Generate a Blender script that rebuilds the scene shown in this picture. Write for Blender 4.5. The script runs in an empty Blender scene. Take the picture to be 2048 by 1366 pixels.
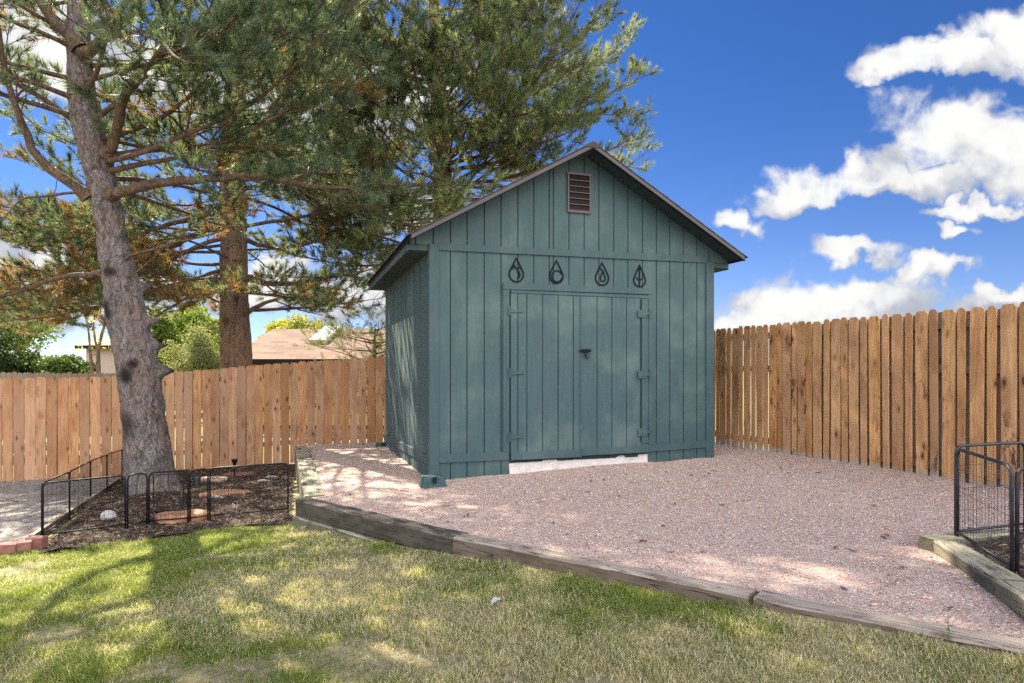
import bpy, math, random
import numpy as np
from mathutils import Vector, Matrix

random.seed(7)
RNG = np.random.default_rng(7)
sc = bpy.context.scene
COL = sc.collection
R = math.radians

# ------------------------------------------------------------------ camera
F, HOR, EYE = 1280.0, 735.0, 1.30          # focal length and horizon in photo pixels, eye height over the gravel


def at(px, py, Y):
    """point seen at photo pixel px,py at depth Y"""
    return Vector(((px - 1024) / F * Y, Y, EYE + (HOR - py) / F * Y))


cam = bpy.data.cameras.new('camera')
cam.sensor_width = 36
cam.lens = 36 * F / 2048
cam.shift_y = (HOR - 683) / 2048
cam.clip_start = 0.05
cam.clip_end = 3000
camo = bpy.data.objects.new('camera', cam)
camo.location = (0, 0, EYE)
camo.rotation_euler = (R(90), 0, 0)
COL.objects.link(camo)
sc.camera = camo

# ------------------------------------------------------------------ sun, sky, exposure
SUN_AZ = Vector((-0.62, 0.78, 0)).normalized()
SUN_EL = R(39)
sl = bpy.data.lights.new('sun', 'SUN')
sl.energy = 5.0
sl.angle = R(0.53)
sl.color = (1.0, 0.86, 0.65)
so = bpy.data.objects.new('sun', sl)
sd = Vector((SUN_AZ.x * math.cos(SUN_EL), SUN_AZ.y * math.cos(SUN_EL), math.sin(SUN_EL)))
so.rotation_euler = sd.to_track_quat('Z', 'Y').to_euler()
so.location = (-8, 10, 14)
COL.objects.link(so)

sc.view_settings.view_transform = 'Standard'
sc.view_settings.look = 'None'
sc.view_settings.exposure = 1.75
sc.view_settings.gamma = 1.0
sc.cycles.use_denoising = False
sc.cycles.use_adaptive_sampling = False
sc.cycles.sample_clamp_indirect = 1.5
sc.cycles.max_bounces = 8
sc.cycles.transparent_max_bounces = 8


class NT:
    """small node tree helper"""

    def __init__(self, tree):
        self.t = tree
        self.n = tree.nodes
        self.l = tree.links

    def new(self, typ, **kw):
        nd = self.n.new(typ)
        for k, v in kw.items():
            if k.startswith('i_'):
                nd.inputs[k[2:].replace('_', ' ')].default_value = v
            else:
                setattr(nd, k, v)
        return nd

    def put(self, sock, v):
        if isinstance(v, bpy.types.NodeSocket):
            self.l.new(v, sock)
        elif v is not None:
            sock.default_value = v

    def math(self, op, a, b=None, c=None, clamp=False):
        nd = self.n.new('ShaderNodeMath')
        nd.operation = op
        nd.use_clamp = clamp
        for i, v in enumerate((a, b, c)):
            if v is not None:
                self.put(nd.inputs[i], v)
        return nd.outputs[0]

    def mix(self, fac, a, b, blend='MIX'):
        nd = self.n.new('ShaderNodeMix')
        nd.data_type = 'RGBA'
        nd.blend_type = blend
        self.put(nd.inputs[0], fac)
        for i, v in ((6, a), (7, b)):
            if isinstance(v, tuple) and len(v) == 3:
                v = v + (1,)
            self.put(nd.inputs[i], v)
        return nd.outputs[2]

    def noise(self, vec, scale=5, detail=4, rough=0.55, dist=0.0):
        nd = self.n.new('ShaderNodeTexNoise')
        if vec is not None:
            self.l.new(vec, nd.inputs['Vector'])
        nd.inputs['Scale'].default_value = scale
        nd.inputs['Detail'].default_value = detail
        nd.inputs['Roughness'].default_value = rough
        nd.inputs['Distortion'].default_value = dist
        return nd.outputs[0]

    def voro(self, vec, scale=5, feature='F1', rand=1.0):
        nd = self.n.new('ShaderNodeTexVoronoi')
        nd.feature = feature
        if vec is not None:
            self.l.new(vec, nd.inputs['Vector'])
        nd.inputs['Scale'].default_value = scale
        nd.inputs['Randomness'].default_value = rand
        return nd

    def vscale(self, vec, s, add=None):
        nd = self.n.new('ShaderNodeVectorMath')
        nd.operation = 'MULTIPLY_ADD'
        self.l.new(vec, nd.inputs[0])
        nd.inputs[1].default_value = s
        if isinstance(add, bpy.types.NodeSocket):
            self.l.new(add, nd.inputs[2])
        elif add is not None:
            nd.inputs[2].default_value = add
        return nd.outputs[0]

    def sstep(self, v, lo, hi, to0=0.0, to1=1.0):
        nd = self.n.new('ShaderNodeMapRange')
        nd.interpolation_type = 'SMOOTHSTEP'
        self.put(nd.inputs[0], v)
        nd.inputs[1].default_value = lo
        nd.inputs[2].default_value = hi
        nd.inputs[3].default_value = to0
        nd.inputs[4].default_value = to1
        return nd.outputs[0]

    def ramp(self, v, stops):
        nd = self.n.new('ShaderNodeValToRGB')
        e = nd.color_ramp.elements
        while len(e) < len(stops):
            e.new(0.5)
        for el, (p, c) in zip(e, stops):
            el.position = p
            el.color = c + (1,) if len(c) == 3 else c
        self.put(nd.inputs[0], v)
        return nd.outputs[0]

    def bump(self, h, strength=0.4, dist=0.01, normal=None):
        nd = self.n.new('ShaderNodeBump')
        nd.inputs['Strength'].default_value = strength
        nd.inputs['Distance'].default_value = dist
        self.l.new(h, nd.inputs['Height'])
        if normal is not None:
            self.l.new(normal, nd.inputs['Normal'])
        return nd.outputs[0]


def make_world():
    w = bpy.data.worlds.new('World')
    sc.world = w
    w.use_nodes = True
    T = NT(w.node_tree)
    T.n.clear()
    out = T.new('ShaderNodeOutputWorld')
    bg = T.new('ShaderNodeBackground')
    T.l.new(bg.outputs[0], out.inputs[0])
    bg.inputs[1].default_value = 0.1
    sky = T.new('ShaderNodeTexSky')
    sky.sky_type = 'NISHITA'
    sky.sun_disc = False
    sky.sun_elevation = SUN_EL
    sky.sun_rotation = math.atan2(SUN_AZ.x, SUN_AZ.y)
    sky.altitude = 1600
    sky.air_density = 1.0
    sky.dust_density = 0.3
    sky.ozone_density = 3.0
    tc = T.new('ShaderNodeTexCoord')
    d = tc.outputs['Generated']
    sep = T.new('ShaderNodeSeparateXYZ')
    T.l.new(d, sep.inputs[0])
    X, Y, Z = sep.outputs
    Yc = T.math('MAXIMUM', Y, 0.05)
    U = T.math('DIVIDE', X, Yc)
    V = T.math('DIVIDE', Z, Yc)
    cmb = T.new('ShaderNodeCombineXYZ')
    T.l.new(U, cmb.inputs[0])
    T.l.new(V, cmb.inputs[1])
    q = cmb.outputs[0]
    w1 = T.new('ShaderNodeTexNoise', i_Scale=5.0, i_Detail=3.0)
    T.l.new(q, w1.inputs['Vector'])
    w2 = T.new('ShaderNodeTexNoise', i_Scale=19.0, i_Detail=6.0)
    T.l.new(q, w2.inputs['Vector'])
    s1, s2 = T.new('ShaderNodeSeparateColor'), T.new('ShaderNodeSeparateColor')
    T.l.new(w1.outputs[1], s1.inputs[0])
    T.l.new(w2.outputs[1], s2.inputs[0])
    U0, V0 = U, V
    U = T.math('ADD', U, T.math('ADD', T.math('MULTIPLY_ADD', s1.outputs[0], 0.20, -0.10), T.math('MULTIPLY_ADD', s2.outputs[0], 0.10, -0.05)))
    V = T.math('ADD', V, T.math('ADD', T.math('MULTIPLY_ADD', s1.outputs[1], 0.10, -0.05), T.math('MULTIPLY_ADD', s2.outputs[1], 0.09, -0.045)))
    # cloud banks: centre and half axes (direction slopes, given in photo pixels)
    banks = [(1880, 130, 170, 52), (2050, 95, 150, 80), (1770, 148, 95, 38), (1860, 310, 140, 75), (1990, 300, 230, 100), (1710, 385, 160, 36),
             (1915, 275, 180, 110), (2070, 320, 210, 140), (1790, 375, 210, 55), (1630, 398, 125, 38),
             (1468, 452, 52, 38), (1722, 508, 95, 30), (1700, 590, 200, 55), (1560, 620, 130, 50),
             (1850, 545, 110, 30), (2010, 600, 90, 26), (1960, 430, 120, 20), (1925, 466, 45, 18),
             (2160, 560, 80, 50), (1500, 660, 160, 30),
             (620, 590, 260, 75), (800, 440, 110, 50), (660, 190, 300, 150), (90, 110, 220, 140), (330, 130, 160, 90), (100, 580, 280, 120)]
    cur = None
    cur2 = None
    for cx, cy, rx, ry in banks:
        a = T.math('MULTIPLY_ADD', U, F / rx, -(cx - 1024) / rx)
        b = T.math('MULTIPLY_ADD', V, F / ry, -(HOR - cy) / ry)
        b = T.math('MULTIPLY', b, T.math('MULTIPLY_ADD', T.math('LESS_THAN', b, 0), 0.5, 1.0))   # flatter bases
        r2 = T.math('ADD', T.math('MULTIPLY', a, a), T.math('MULTIPLY', b, b))
        v = T.math('SUBTRACT', 1.0, T.math('SQRT', r2))
        low = T.math('MULTIPLY_ADD', b, 0.35, v)      # tops bright, bases greyer
        cur = v if cur is None else T.math('MAXIMUM', cur, v)
        cur2 = low if cur2 is None else T.math('MAXIMUM', cur2, low)
    n1 = T.noise(q, 8.5, 10, 0.56, 0.25)
    n2 = T.noise(q, 2.6, 3, 0.5)
    dens = T.math('MULTIPLY_ADD', T.math('MINIMUM', cur, 0.5), 1.3, T.math('MULTIPLY_ADD', n1, 2.8, -1.29))
    dens = T.math('ADD', dens, T.math('MULTIPLY_ADD', n2, 0.7, -0.30))
    front = T.sstep(dens, 0.0, 0.62)
    front = T.math('MULTIPLY', front, T.sstep(Y, 0.12, 0.3))
    front = T.math('MULTIPLY', front, T.sstep(Z, -0.02, 0.02))
    n3 = T.noise(T.vscale(q, (1, 1, 1), (0.012, -0.03, 3.1)), 9.0, 6, 0.55)
    lum = T.math('ADD', T.math('MULTIPLY', cur2, 0.55), T.math('MULTIPLY_ADD', n3, 2.2, -1.1))
    ccol = T.ramp(T.sstep(lum, -0.35, 0.55), [(0.0, (1.35, 1.48, 1.75)), (0.45, (1.95, 2.02, 2.2)), (0.8, (2.7, 2.7, 2.72)), (1.0, (3.0, 3.0, 2.95))])
    # added bright cloud bank out of view behind the camera, fill for front faces
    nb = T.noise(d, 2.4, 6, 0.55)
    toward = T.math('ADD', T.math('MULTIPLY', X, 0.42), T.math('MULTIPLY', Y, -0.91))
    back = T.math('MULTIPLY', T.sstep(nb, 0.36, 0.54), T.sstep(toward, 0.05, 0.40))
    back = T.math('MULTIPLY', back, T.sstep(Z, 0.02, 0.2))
    # deep saturated blue of the photograph
    tint = T.mix(T.sstep(Z, 0.0, 0.42), (0.29, 0.31, 0.425, 1), (0.135, 0.245, 0.405, 1))
    blue = T.mix(1.0, sky.outputs[0], tint, 'MULTIPLY')
    c = T.mix(front, blue, ccol)
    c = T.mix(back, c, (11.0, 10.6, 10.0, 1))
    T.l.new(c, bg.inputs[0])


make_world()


# ------------------------------------------------------------------ object helpers
def tag(o, label=None, cat=None, group=None, kind=None):
    if label:
        o['label'] = label
    if cat:
        o['category'] = cat
    if group:
        o['group'] = group
    if kind:
        o['kind'] = kind
    return o


def empty(name, loc, rz=0.0):
    o = bpy.data.objects.new(name, None)
    o.empty_display_size = 0.2
    o.location = loc
    o.rotation_euler = (0, 0, rz)
    COL.objects.link(o)
    return o


def mesh_np(name, V, Fs, mat, parent=None, smooth=False, col=None):
    """V (n,3); Fs array (m,k) of one polygon size"""
    V = np.asarray(V, dtype=np.float32)
    Fs = np.asarray(Fs, dtype=np.int32)
    me = bpy.data.meshes.new(name)
    m, k = Fs.shape
    me.vertices.add(len(V))
    me.vertices.foreach_set('co', V.ravel())
    me.loops.add(m * k)
    me.loops.foreach_set('vertex_index', Fs.ravel())
    me.polygons.add(m)
    me.polygons.foreach_set('loop_start', np.arange(0, m * k, k, dtype=np.int32))
    me.polygons.foreach_set('loop_total', np.full(m, k, dtype=np.int32))
    me.polygons.foreach_set('use_smooth', np.full(m, smooth, dtype=bool))
    me.update(calc_edges=True)
    if col is not None:
        a = me.color_attributes.new('Col', 'FLOAT_COLOR', 'POINT')
        c4 = np.ones((len(V), 4), dtype=np.float32)
        c4[:, :3] = col
        a.data.foreach_set('color', c4.ravel())
    me.materials.append(mat)
    o = bpy.data.objects.new(name, me)
    COL.objects.link(o)
    if parent:
        o.parent = parent
    return o


class MB:
    def __init__(self):
        self.v = []
        self.f = []

    def add(self, vs, fs):
        b = len(self.v)
        self.v += [tuple(p) for p in vs]
        self.f += [tuple(b + i for i in f) for f in fs]
        return self

    def box(self, x0, x1, y0, y1, z0, z1, M=None):
        p = [Vector((x, y, z)) for z in (z0, z1) for y in (y0, y1) for x in (x0, x1)]
        if M:
            p = [M @ q for q in p]
        return self.add(p, [(0, 2, 3, 1), (4, 5, 7, 6), (0, 1, 5, 4), (2, 6, 7, 3), (0, 4, 6, 2), (1, 3, 7, 5)])

    def prism(self, poly, y0, y1, M=None):
        """polygon in x,z extruded along y from y0 (front) to y1"""
        n = len(poly)
        p = [Vector((x, y0, z)) for x, z in poly] + [Vector((x, y1, z)) for x, z in poly]
        if M:
            p = [M @ q for q in p]
        fs = [tuple(range(n)), tuple(range(2 * n - 1, n - 1, -1))]
        fs += [(i, n + i, n + (i + 1) % n, (i + 1) % n) for i in range(n)]
        return self.add(p, fs)

    def tube(self, pts, rad, n=8, closed=False):
        pts = [Vector(p) for p in pts]
        if not hasattr(rad, '__len__'):
            rad = [rad] * len(pts)
        b = len(self.v)
        m = len(pts)
        up = Vector((0, 0, 1))
        prev = None
        for i, p in enumerate(pts):
            if closed:
                t = pts[(i + 1) % m] - pts[i - 1]
            else:
                t = pts[min(i + 1, m - 1)] - pts[max(i - 1, 0)]
            t.normalize()
            if prev is None:
                a = up if abs(t.z) < 0.9 else Vector((1, 0, 0))
                s = t.cross(a).normalized()
            else:
                s = (prev - t * prev.dot(t)).normalized()
            prev = s
            c = t.cross(s)
            for k in range(n):
                an = 2 * math.pi * k / n
                self.v.append(tuple(p + (s * math.cos(an) + c * math.sin(an)) * rad[i]))
        for i in range(m if closed else m - 1):
            j = (i + 1) % m
            for k in range(n):
                k2 = (k + 1) % n
                self.f.append((b + i * n + k, b + i * n + k2, b + j * n + k2, b + j * n + k))
        if not closed:
            self.f.append(tuple(b + k for k in range(n - 1, -1, -1)))
            self.f.append(tuple(b + (m - 1) * n + k for k in range(n)))
        return self

    def build(self, name, mat, parent=None, smooth=False, bevel=0.0, loc=None, rz=0.0):
        me = bpy.data.meshes.new(name)
        me.from_pydata(self.v, [], self.f)
        me.update()
        if smooth:
            me.polygons.foreach_set('use_smooth', [True] * len(me.polygons))
        me.materials.append(mat)
        o = bpy.data.objects.new(name, me)
        COL.objects.link(o)
        if parent:
            o.parent = parent
        if loc is not None:
            o.location = loc
            o.rotation_euler = (0, 0, rz)
        if bevel:
            bv = o.modifiers.new('bevel', 'BEVEL')
            bv.width = bevel
            bv.segments = 2
            bv.limit_method = 'ANGLE'
            bv.angle_limit = R(40)
        return o


# value noise in numpy
def _hash(ix, iy, iz):
    h = (ix.astype(np.int64) * 374761393 + iy.astype(np.int64) * 668265263 + iz.astype(np.int64) * 2147483647) & 0xffffffff
    h = ((h ^ (h >> 13)) * 1274126177) & 0xffffffff
    h = h ^ (h >> 16)
    return (h & 0xffff) / 65535.0


def vnoise(P):
    P = np.asarray(P, dtype=float)
    i = np.floor(P).astype(np.int64)
    f = P - i
    f = f * f * (3 - 2 * f)
    r = 0
    for dx in (0, 1):
        for dy in (0, 1):
            for dz in (0, 1):
                w = (f[..., 0] if dx else 1 - f[..., 0]) * (f[..., 1] if dy else 1 - f[..., 1]) * (f[..., 2] if dz else 1 - f[..., 2])
                r = r + w * _hash(i[..., 0] + dx, i[..., 1] + dy, i[..., 2] + dz)
    return r


def fbm(P, oct=4):
    r, a, s = 0, 0.5, 0
    P = np.asarray(P, dtype=float)
    for _ in range(oct):
        r = r + a * vnoise(P)
        s += a
        a *= 0.5
        P = P * 2.03 + 17.3
    return r / s


def xy3(x, y, s, o=0.0):
    return np.stack([np.asarray(x) * s, np.asarray(y) * s, np.zeros_like(np.asarray(x, dtype=float)) + o], -1)


# ground heights
def gravel_z(x, y):
    return EYE - 1.286 + 0.028 * (np.minimum(x, 2.7) + 0.93) - 0.008 * (y - 7.3)


def low_z(x, y):
    z = EYE - 1.58 + 0.05 * (np.minimum(x, 3.0) + 2.16) - 0.03 * (y - 6.38)
    # the lawn swells up against the timber edge
    w = np.clip((x + 2.0) / 1.5, 0, 1) * np.exp(-np.maximum(0.0, (4.4 - 0.84 * x - y) * 0.77) ** 2 / 0.5)
    return z + 0.055 * w


def on_ground(px, py, fn):
    lo, hi = 1.0, 40.0
    for _ in range(60):
        m = (lo + hi) / 2
        p = at(px, py, m)
        if p.z > fn(p.x, p.y):
            lo = m
        else:
            hi = m
    return at(px, py, lo)


def in_poly(x, y, poly):
    inside = np.zeros(np.shape(x), dtype=bool)
    n = len(poly)
    for i in range(n):
        x1, y1 = poly[i]
        x2, y2 = poly[(i + 1) % n]
        c = ((y1 > y) != (y2 > y)) & (x < (x2 - x1) * (y - y1) / ((y2 - y1) + 1e-12) + x1)
        inside ^= c
    return inside


# ------------------------------------------------------------------ materials
def new_mat(name):
    m = bpy.data.materials.new(name)
    m.use_nodes = True
    T = NT(m.node_tree)
    b = T.n['Principled BSDF']
    return m, T, b


def tcoord(T, kind='Object'):
    return T.new('ShaderNodeTexCoord').outputs[kind]


def mat_paint(name, base, worn=(0.23, 0.29, 0.29), wear=0.35):
    m, T, b = new_mat(name)
    o = tcoord(T)
    streak = T.noise(T.vscale(o, (38, 38, 2.2)), 1, 5, 0.6)
    band = T.noise(T.vscale(o, (9, 9, 130)), 1, 3, 0.6)
    big = T.noise(o, 1.3, 4, 0.6)
    c = T.mix(T.sstep(streak, 0.3, 0.75), tuple(x * 0.90 for x in base), tuple(min(1, x * 1.09) for x in base))
    c = T.mix(T.math('MULTIPLY', T.sstep(big, 0.45, 0.75), wear), c, worn)
    fleck = T.noise(T.vscale(o, (60, 60, 22)), 1, 2, 0.5)
    c = T.mix(T.math('MULTIPLY', T.sstep(fleck, 0.66, 0.76), 0.35), c, worn)
    T.l.new(c, b.inputs['Base Color'])
    b.inputs['Roughness'].default_value = 0.62
    h = T.math('ADD', T.math('MULTIPLY', band, 0.7), T.math('MULTIPLY', streak, 0.8))
    T.l.new(T.bump(h, 0.5, 0.0016), b.inputs['Normal'])
    return m


def mat_cedar(name, cA, cB, grey=(0.30, 0.27, 0.24), stain=0.5, foot=0.0, greyf=0.25):
    m, T, b = new_mat(name)
    o = tcoord(T)
    rnd = T.new('ShaderNodeObjectInfo').outputs['Random']
    off = T.new('ShaderNodeCombineXYZ')
    T.l.new(T.math('MULTIPLY', rnd, 37.0), off.inputs[0])
    T.l.new(T.math('MULTIPLY', rnd, 91.0), off.inputs[2])
    p = T.vscale(o, (1, 1, 1), off.outputs[0])
    warp = T.noise(T.vscale(p, (5, 5, 1.6)), 1, 3, 0.5)
    wv = T.new('ShaderNodeCombineXYZ')
    T.l.new(T.math('MULTIPLY_ADD', warp, 0.10, -0.05), wv.inputs[0])
    pw = T.new('ShaderNodeVectorMath')
    pw.operation = 'ADD'
    T.l.new(p, pw.inputs[0])
    T.l.new(wv.outputs[0], pw.inputs[1])
    grain = T.noise(T.vscale(pw.outputs[0], (70, 70, 2.0)), 1, 4, 0.6)
    fine = T.noise(T.vscale(pw.outputs[0], (240, 240, 7)), 1, 2, 0.5)
    c = T.mix(T.sstep(grain, 0.3, 0.7), cA, cB)
    c = T.mix(T.math('MULTIPLY', T.sstep(fine, 0.5, 0.8), 0.35), c, tuple(x * 0.55 for x in cA))
    # each board its own tone
    rv = T.math('FRACT', T.math('MULTIPLY', rnd, 13.7))
    c = T.mix(T.math('MULTIPLY', rv, 0.75), c, tuple(x * 0.62 for x in cA))
    rv2 = T.math('FRACT', T.math('MULTIPLY', rnd, 57.3))
    c = T.mix(T.math('MULTIPLY', rv2, greyf), c, grey)
    # knots
    kn = T.voro(T.vscale(p, (7.5, 3, 3.4)), 1.0)
    kd = kn.outputs['Distance']
    kd = T.math('ADD', kd, T.math('MULTIPLY_ADD', warp, 0.22, -0.11))
    pick = T.new('ShaderNodeSeparateColor')
    T.l.new(kn.outputs['Color'], pick.inputs[0])
    on = T.math('GREATER_THAN', pick.outputs[0], 0.30)
    halo = T.math('MULTIPLY', T.sstep(kd, 0.30, 0.08), on)
    core = T.math('MULTIPLY', T.sstep(kd, 0.13, 0.07), on)
    c = T.mix(T.math('MULTIPLY', halo, 0.7), c, (0.20, 0.085, 0.03))
    big = T.noise(T.vscale(p, (3, 3, 1.3)), 1, 4, 0.6)
    c = T.mix(T.math('MULTIPLY', T.sstep(big, 0.45, 0.65), 0.5), c, (0.30, 0.115, 0.045))
    c = T.mix(T.math('MULTIPLY', core, 0.85), c, (0.055, 0.025, 0.012))
    # reddish brown bark stains, blotchy
    st = T.noise(T.vscale(p, (16, 16, 5.5)), 1, 6, 0.68)
    sm = T.noise(T.vscale(p, (2.5, 2.5, 0.9)), 1, 2, 0.5)
    s = T.math('MULTIPLY', T.sstep(st, 0.50, 0.60), T.sstep(sm, 0.46, 0.60))
    sel = T.sstep(T.math('FRACT', T.math('MULTIPLY', rnd, 29.3)), 0.40, 0.85, 0.25, 1.0)
    c = T.mix(T.math('MULTIPLY', T.math('MULTIPLY', s, sel), stain), c, (0.095, 0.035, 0.018))
    if foot:
        sz = T.new('ShaderNodeSeparateXYZ')
        T.l.new(o, sz.inputs[0])
        fz = T.math('ADD', sz.outputs[2], T.math('MULTIPLY_ADD', warp, 0.16, -0.08))
        c = T.mix(T.math('MULTIPLY', T.sstep(fz, 0.13, 0.04), foot), c, (0.42, 0.38, 0.35))
    T.l.new(c, b.inputs['Base Color'])
    b.inputs['Roughness'].default_value = 0.72
    T.l.new(T.bump(T.math('ADD', grain, T.math('MULTIPLY', fine, 0.5)), 0.35, 0.003), b.inputs['Normal'])
    return m


def mat_timber(name, top, dark, green, cover=0.5, side=(0.17, 0.115, 0.075)):
    m, T, b = new_mat(name)
    o = tcoord(T)
    rnd = T.new('ShaderNodeObjectInfo').outputs['Random']
    off = T.new('ShaderNodeCombineXYZ')
    T.l.new(T.math('MULTIPLY', rnd, 53.0), off.inputs[0])
    p = T.vscale(o, (1, 1, 1), off.outputs[0])
    grain = T.noise(T.vscale(p, (2.2, 55, 55)), 1, 5, 0.62)
    big = T.noise(T.vscale(p, (3.2, 9, 9)), 1, 5, 0.65)
    gr = T.noise(T.vscale(p, (1.6, 5, 5)), 1, 3, 0.5)
    c = T.mix(T.sstep(grain, 0.3, 0.7), tuple(x * 0.7 for x in top), top)
    c = T.mix(T.math('MULTIPLY', T.sstep(gr, 0.5, 0.7), 0.5), c, green)
    c = T.mix(T.math('MULTIPLY', T.sstep(big, cover, cover + 0.16), 0.85), c, dark)
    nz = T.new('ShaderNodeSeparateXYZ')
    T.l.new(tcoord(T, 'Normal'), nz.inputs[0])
    c = T.mix(T.sstep(nz.outputs[2], 0.75, 0.35, 0.0, 0.72), c, T.mix(T.sstep(grain, 0.35, 0.65), side, tuple(x * 0.55 for x in side)))  # bleached tops stay pale; sides painted darker brown for their lower light
    crack = T.noise(T.vscale(p, (1.1, 34, 34)), 1, 2, 0.4, 0.3)
    cr = T.sstep(T.math('ABSOLUTE', T.math('SUBTRACT', crack, 0.5)), 0.018, 0.0)
    c = T.mix(T.math('MULTIPLY', cr, 0.9), c, (0.02, 0.017, 0.014))
    T.l.new(c, b.inputs['Base Color'])
    b.inputs['Roughness'].default_value = 0.85
    h = T.math('SUBTRACT', T.math('MULTIPLY', grain, 0.6), cr)
    T.l.new(T.bump(h, 0.6, 0.006), b.inputs['Normal'])
    return m


def mat_bark(name, cA, cB, warm, fac):
    m, T, b = new_mat(name)
    o = tcoord(T)
    n = T.noise(o, 3.0, 3, 0.5)
    wn_ = T.new('ShaderNodeTexNoise', i_Scale=7.0)
    T.l.new(o, wn_.inputs['Vector'])
    wv = T.mix(0.14, o, wn_.outputs[1])
    v = T.voro(T.vscale(wv, (34, 34, 8)), 1.0, 'DISTANCE_TO_EDGE')
    vc = T.voro(T.vscale(wv, (34, 34, 8)), 1.0)
    rg_ = T.noise(T.vscale(wv, (24, 24, 4.5)), 1, 6, 0.7, 0.6)
    edge = v.outputs['Distance']
    fine = T.noise(T.vscale(o, (60, 60, 28)), 1, 5, 0.65)
    c = T.mix(T.sstep(fine, 0.3, 0.72), cA, cB)
    sep = T.new('ShaderNodeSeparateColor')
    T.l.new(vc.outputs['Color'], sep.inputs[0])
    c = T.mix(T.math('MULTIPLY', sep.outputs[0], 0.5), c, tuple(x * 0.5 for x in cA))
    c = T.mix(T.math('MULTIPLY', T.sstep(n, 0.42, 0.62), fac), c, warm)
    c = T.mix(T.math('MULTIPLY', T.sstep(edge, 0.06, 0.0), 0.25), c, (0.03, 0.024, 0.022))
    c = T.mix(T.math('MULTIPLY', T.sstep(rg_, 0.50, 0.36), 0.8), c, (0.035, 0.028, 0.026))
    at_ = T.new('ShaderNodeAttribute', attribute_name='Col')
    c = T.mix(1.0, c, at_.outputs[0], 'MULTIPLY')
    T.l.new(c, b.inputs['Base Color'])
    b.inputs['Roughness'].default_value = 0.9
    h = T.math('ADD', T.math('MULTIPLY', T.sstep(rg_, 0.3, 0.62), 1.2), T.math('MULTIPLY', fine, 0.6))
    h = T.math('ADD', h, T.math('MULTIPLY', T.sstep(edge, 0.0, 0.2), 0.3))
    T.l.new(T.bump(h, 0.9, 0.02), b.inputs['Normal'])
    return m


def mat_leaf(name, trans=0.4, rough=0.55):
    m, T, b = new_mat(name)
    T.n.remove(b)
    out = T.n['Material Output']
    a = T.new('ShaderNodeAttribute', attribute_name='Col')
    d = T.new('ShaderNodeBsdfPrincipled')
    d.inputs['Roughness'].default_value = rough
    d.inputs['Specular IOR Level'].default_value = 0.25
    t = T.new('ShaderNodeBsdfTranslucent')
    mx = T.new('ShaderNodeMixShader')
    mx.inputs[0].default_value = trans
    T.l.new(a.outputs[0], d.inputs['Base Color'])
    T.l.new(T.mix(1.0, a.outputs[0], (1.5, 1.42, 0.80), 'MULTIPLY'), t.inputs[0])
    T.l.new(d.outputs[0], mx.inputs[1])
    T.l.new(t.outputs[0], mx.inputs[2])
    T.l.new(mx.outputs[0], out.inputs[0])
    return m


def mat_attr(name, rough=0.85):
    m, T, b = new_mat(name)
    a = T.new('ShaderNodeAttribute', attribute_name='Col')
    o = tcoord(T)
    n = T.noise(o, 260, 2, 0.5)
    c = T.mix(1.0, a.outputs[0], T.ramp(n, [(0.3, (0.75, 0.75, 0.75)), (0.7, (1.2, 1.2, 1.2))]), 'MULTIPLY')
    T.l.new(c, b.inputs['Base Color'])
    b.inputs['Roughness'].default_value = rough
    return m


def mat_plain(name, c, rough=0.5, metal=0.0, var=0.2, scale=30, bump=0.1, bdist=0.003, spec=0.5):
    m, T, b = new_mat(name)
    o = tcoord(T)
    n = T.noise(o, scale, 5, 0.6)
    cc = T.mix(T.sstep(n, 0.3, 0.7), tuple(x * (1 - var) for x in c), tuple(min(1, x * (1 + var)) for x in c))
    T.l.new(cc, b.inputs['Base Color'])
    b.inputs['Roughness'].default_value = rough
    b.inputs['Metallic'].default_value = metal
    b.inputs['Specular IOR Level'].default_value = spec
    if bump:
        T.l.new(T.bump(n, bump, bdist), b.inputs['Normal'])
    return m


def mat_gravel():
    m, T, b = new_mat('gravel')
    o = tcoord(T)
    v = T.voro(T.vscale(o, (1, 1, 1)), 85)
    e = v.outputs['Distance']
    sep = T.new('ShaderNodeSeparateColor')
    T.l.new(v.outputs['Color'], sep.inputs[0])
    c = T.ramp(sep.outputs[0], [(0.0, (0.20, 0.15, 0.14)), (0.10, (0.40, 0.28, 0.25)), (0.35, (0.52, 0.36, 0.31)),
                                (0.6, (0.52, 0.38, 0.35)), (0.8, (0.50, 0.43, 0.41)), (1.0, (0.70, 0.63, 0.59))])
    big = T.noise(o, 0.9, 4, 0.6)
    c = T.mix(T.math('MULTIPLY', T.sstep(big, 0.45, 0.7), 0.35), c, (0.40, 0.33, 0.33))
    c = T.mix(T.sstep(e, 0.45, 0.75, 0.0, 0.35), c, (0.20, 0.14, 0.12))
    T.l.new(c, b.inputs['Base Color'])
    b.inputs['Roughness'].default_value = 0.9
    T.l.new(T.bump(T.math('SUBTRACT', 1.0, e), 0.8, 0.008), b.inputs['Normal'])
    return m


def mat_soil(name, stops, scale=14, bumpd=0.02):
    m, T, b = new_mat(name)
    o = tcoord(T)
    n = T.noise(o, scale, 8, 0.68)
    T.l.new(T.ramp(n, stops), b.inputs['Base Color'])
    b.inputs['Roughness'].default_value = 0.95
    T.l.new(T.bump(n, 0.8, bumpd), b.inputs['Normal'])
    return m


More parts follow.
